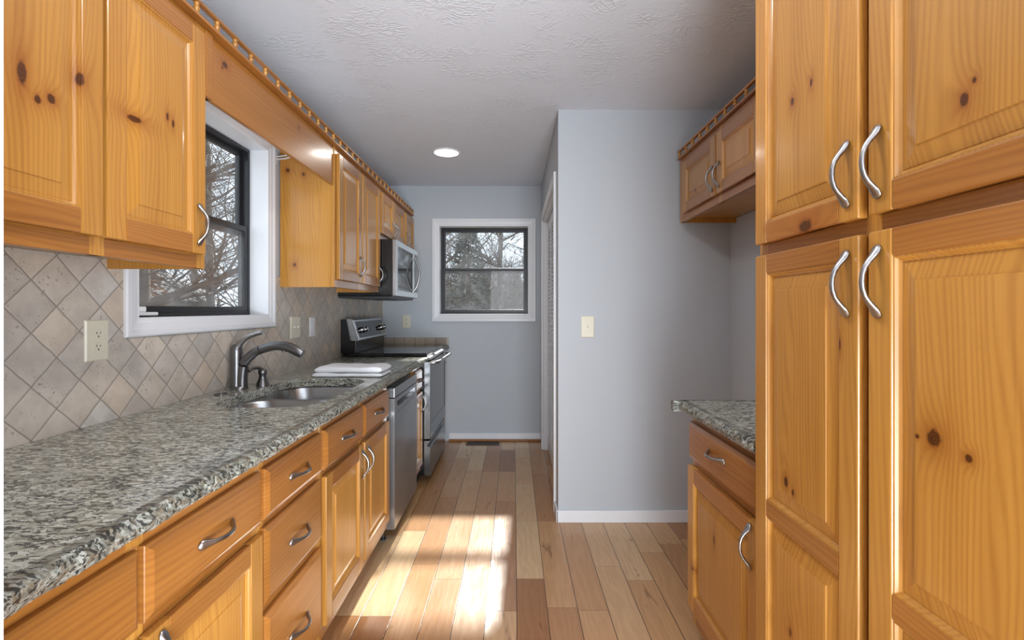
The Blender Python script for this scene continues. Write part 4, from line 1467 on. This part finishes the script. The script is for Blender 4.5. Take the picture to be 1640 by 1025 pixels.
# seen through the end window (all low enough to leave the sun's path to the window free)
put(0, -1.75, 10.6, 2.6, 0.70, 'bare tree nearest outside the end window')
gb = 'bare grey tree of the woods seen through the end window'
for i, (x, y) in enumerate([(0.9, 12.4), (-2.9, 13.6), (-0.4, 14.6), (-1.9, 16.6), (1.4, 16.2)]):
    put((i + 1) % 3, x, y, RND.uniform(0, 6), min(1.1, (0.8 + 0.70 * (y - 4.7)) / 6.9), gb, 'woods beyond the end window')
ev = evergreen(5, 4.4, 0.9, M['needle']); ev.location = (-1.25, 13.2, GZ)
tag(ev, 'dark evergreen standing among the bare trees beyond the end window', 'tree')
e2 = evergreen(6, 3.0, 1.1, M['leaf']); e2.location = (-6.1, 7.6, GZ); e2.name = 'leafy_shrub'
tag(e2, 'russet leafy shrub among bare trees beyond the sink window', 'shrub')


def brush(label, boxes, n, seed):
    rr = random.Random(seed)
    mb = MB()
    for (x0, x1, y0, y1, h) in boxes:
        for k in range(n):
            p = Vector((rr.uniform(x0, x1), rr.uniform(y0, y1), GZ))
            d = Vector((rr.uniform(-0.5, 0.5), rr.uniform(-0.5, 0.5), 1)).normalized()
            L = h * rr.uniform(0.4, 1.0)
            mid = p + d * L * 0.5
            e = mid + (d + Vector((rr.uniform(-0.4, 0.4), rr.uniform(-0.4, 0.4), -0.1))).normalized() * L * 0.5
            mb.sweep([p, mid, e], [0.016, 0.012, 0.006], 3)
    o = mb.build('undergrowth', M['brush'], None, (0, 0, 0))
    tag(o, label, 'undergrowth'); o['kind'] = 'stuff'
    return o


brush('tangle of dry brush on the ground beyond the sink window', [(-9, -3.0, 7.6, 9.0, 1.3), (-13, -4, 11, 15, 1.9)], 700, 4)
brush('tangle of dry brush on the ground beyond the end window', [(-3.5, 2.0, 12.8, 18.0, 1.9), (-5.0, 3.0, 18.0, 23.0, 3.6), (-5.0, 3.0, 23.0, 27.0, 5.4)], 2200, 9)

# lap-sided shed among the trees
root = thing('garden_shed', (-7.6, 9.6, GZ), 'grey lap-sided garden shed low among the trees beyond the sink window', 'shed')
r = R(root)
mb = MB()
for k in range(14):
    z = GZ + k * 0.14
    mb.rings([[(-8.6, y, z), (-6.6, y, z), (-6.615, y, z + 0.14), (-8.585, y, z + 0.14)] for y in (8.62 - 0.0, 10.6)], 0, True, True)
    mb.box(-8.6, -6.6, 8.60, 8.62, z, z + 0.125)
mb.build('walls', M['siding'], root, r)
mb = MB(); mb.rings([[(-8.8, y, GZ + 1.96), (-6.4, y, GZ + 1.96), (-7.6, y, GZ + 2.6)] for y in (8.45, 10.75)], 0, True, True)
mb.build('roof', M['roofing'], root, r)
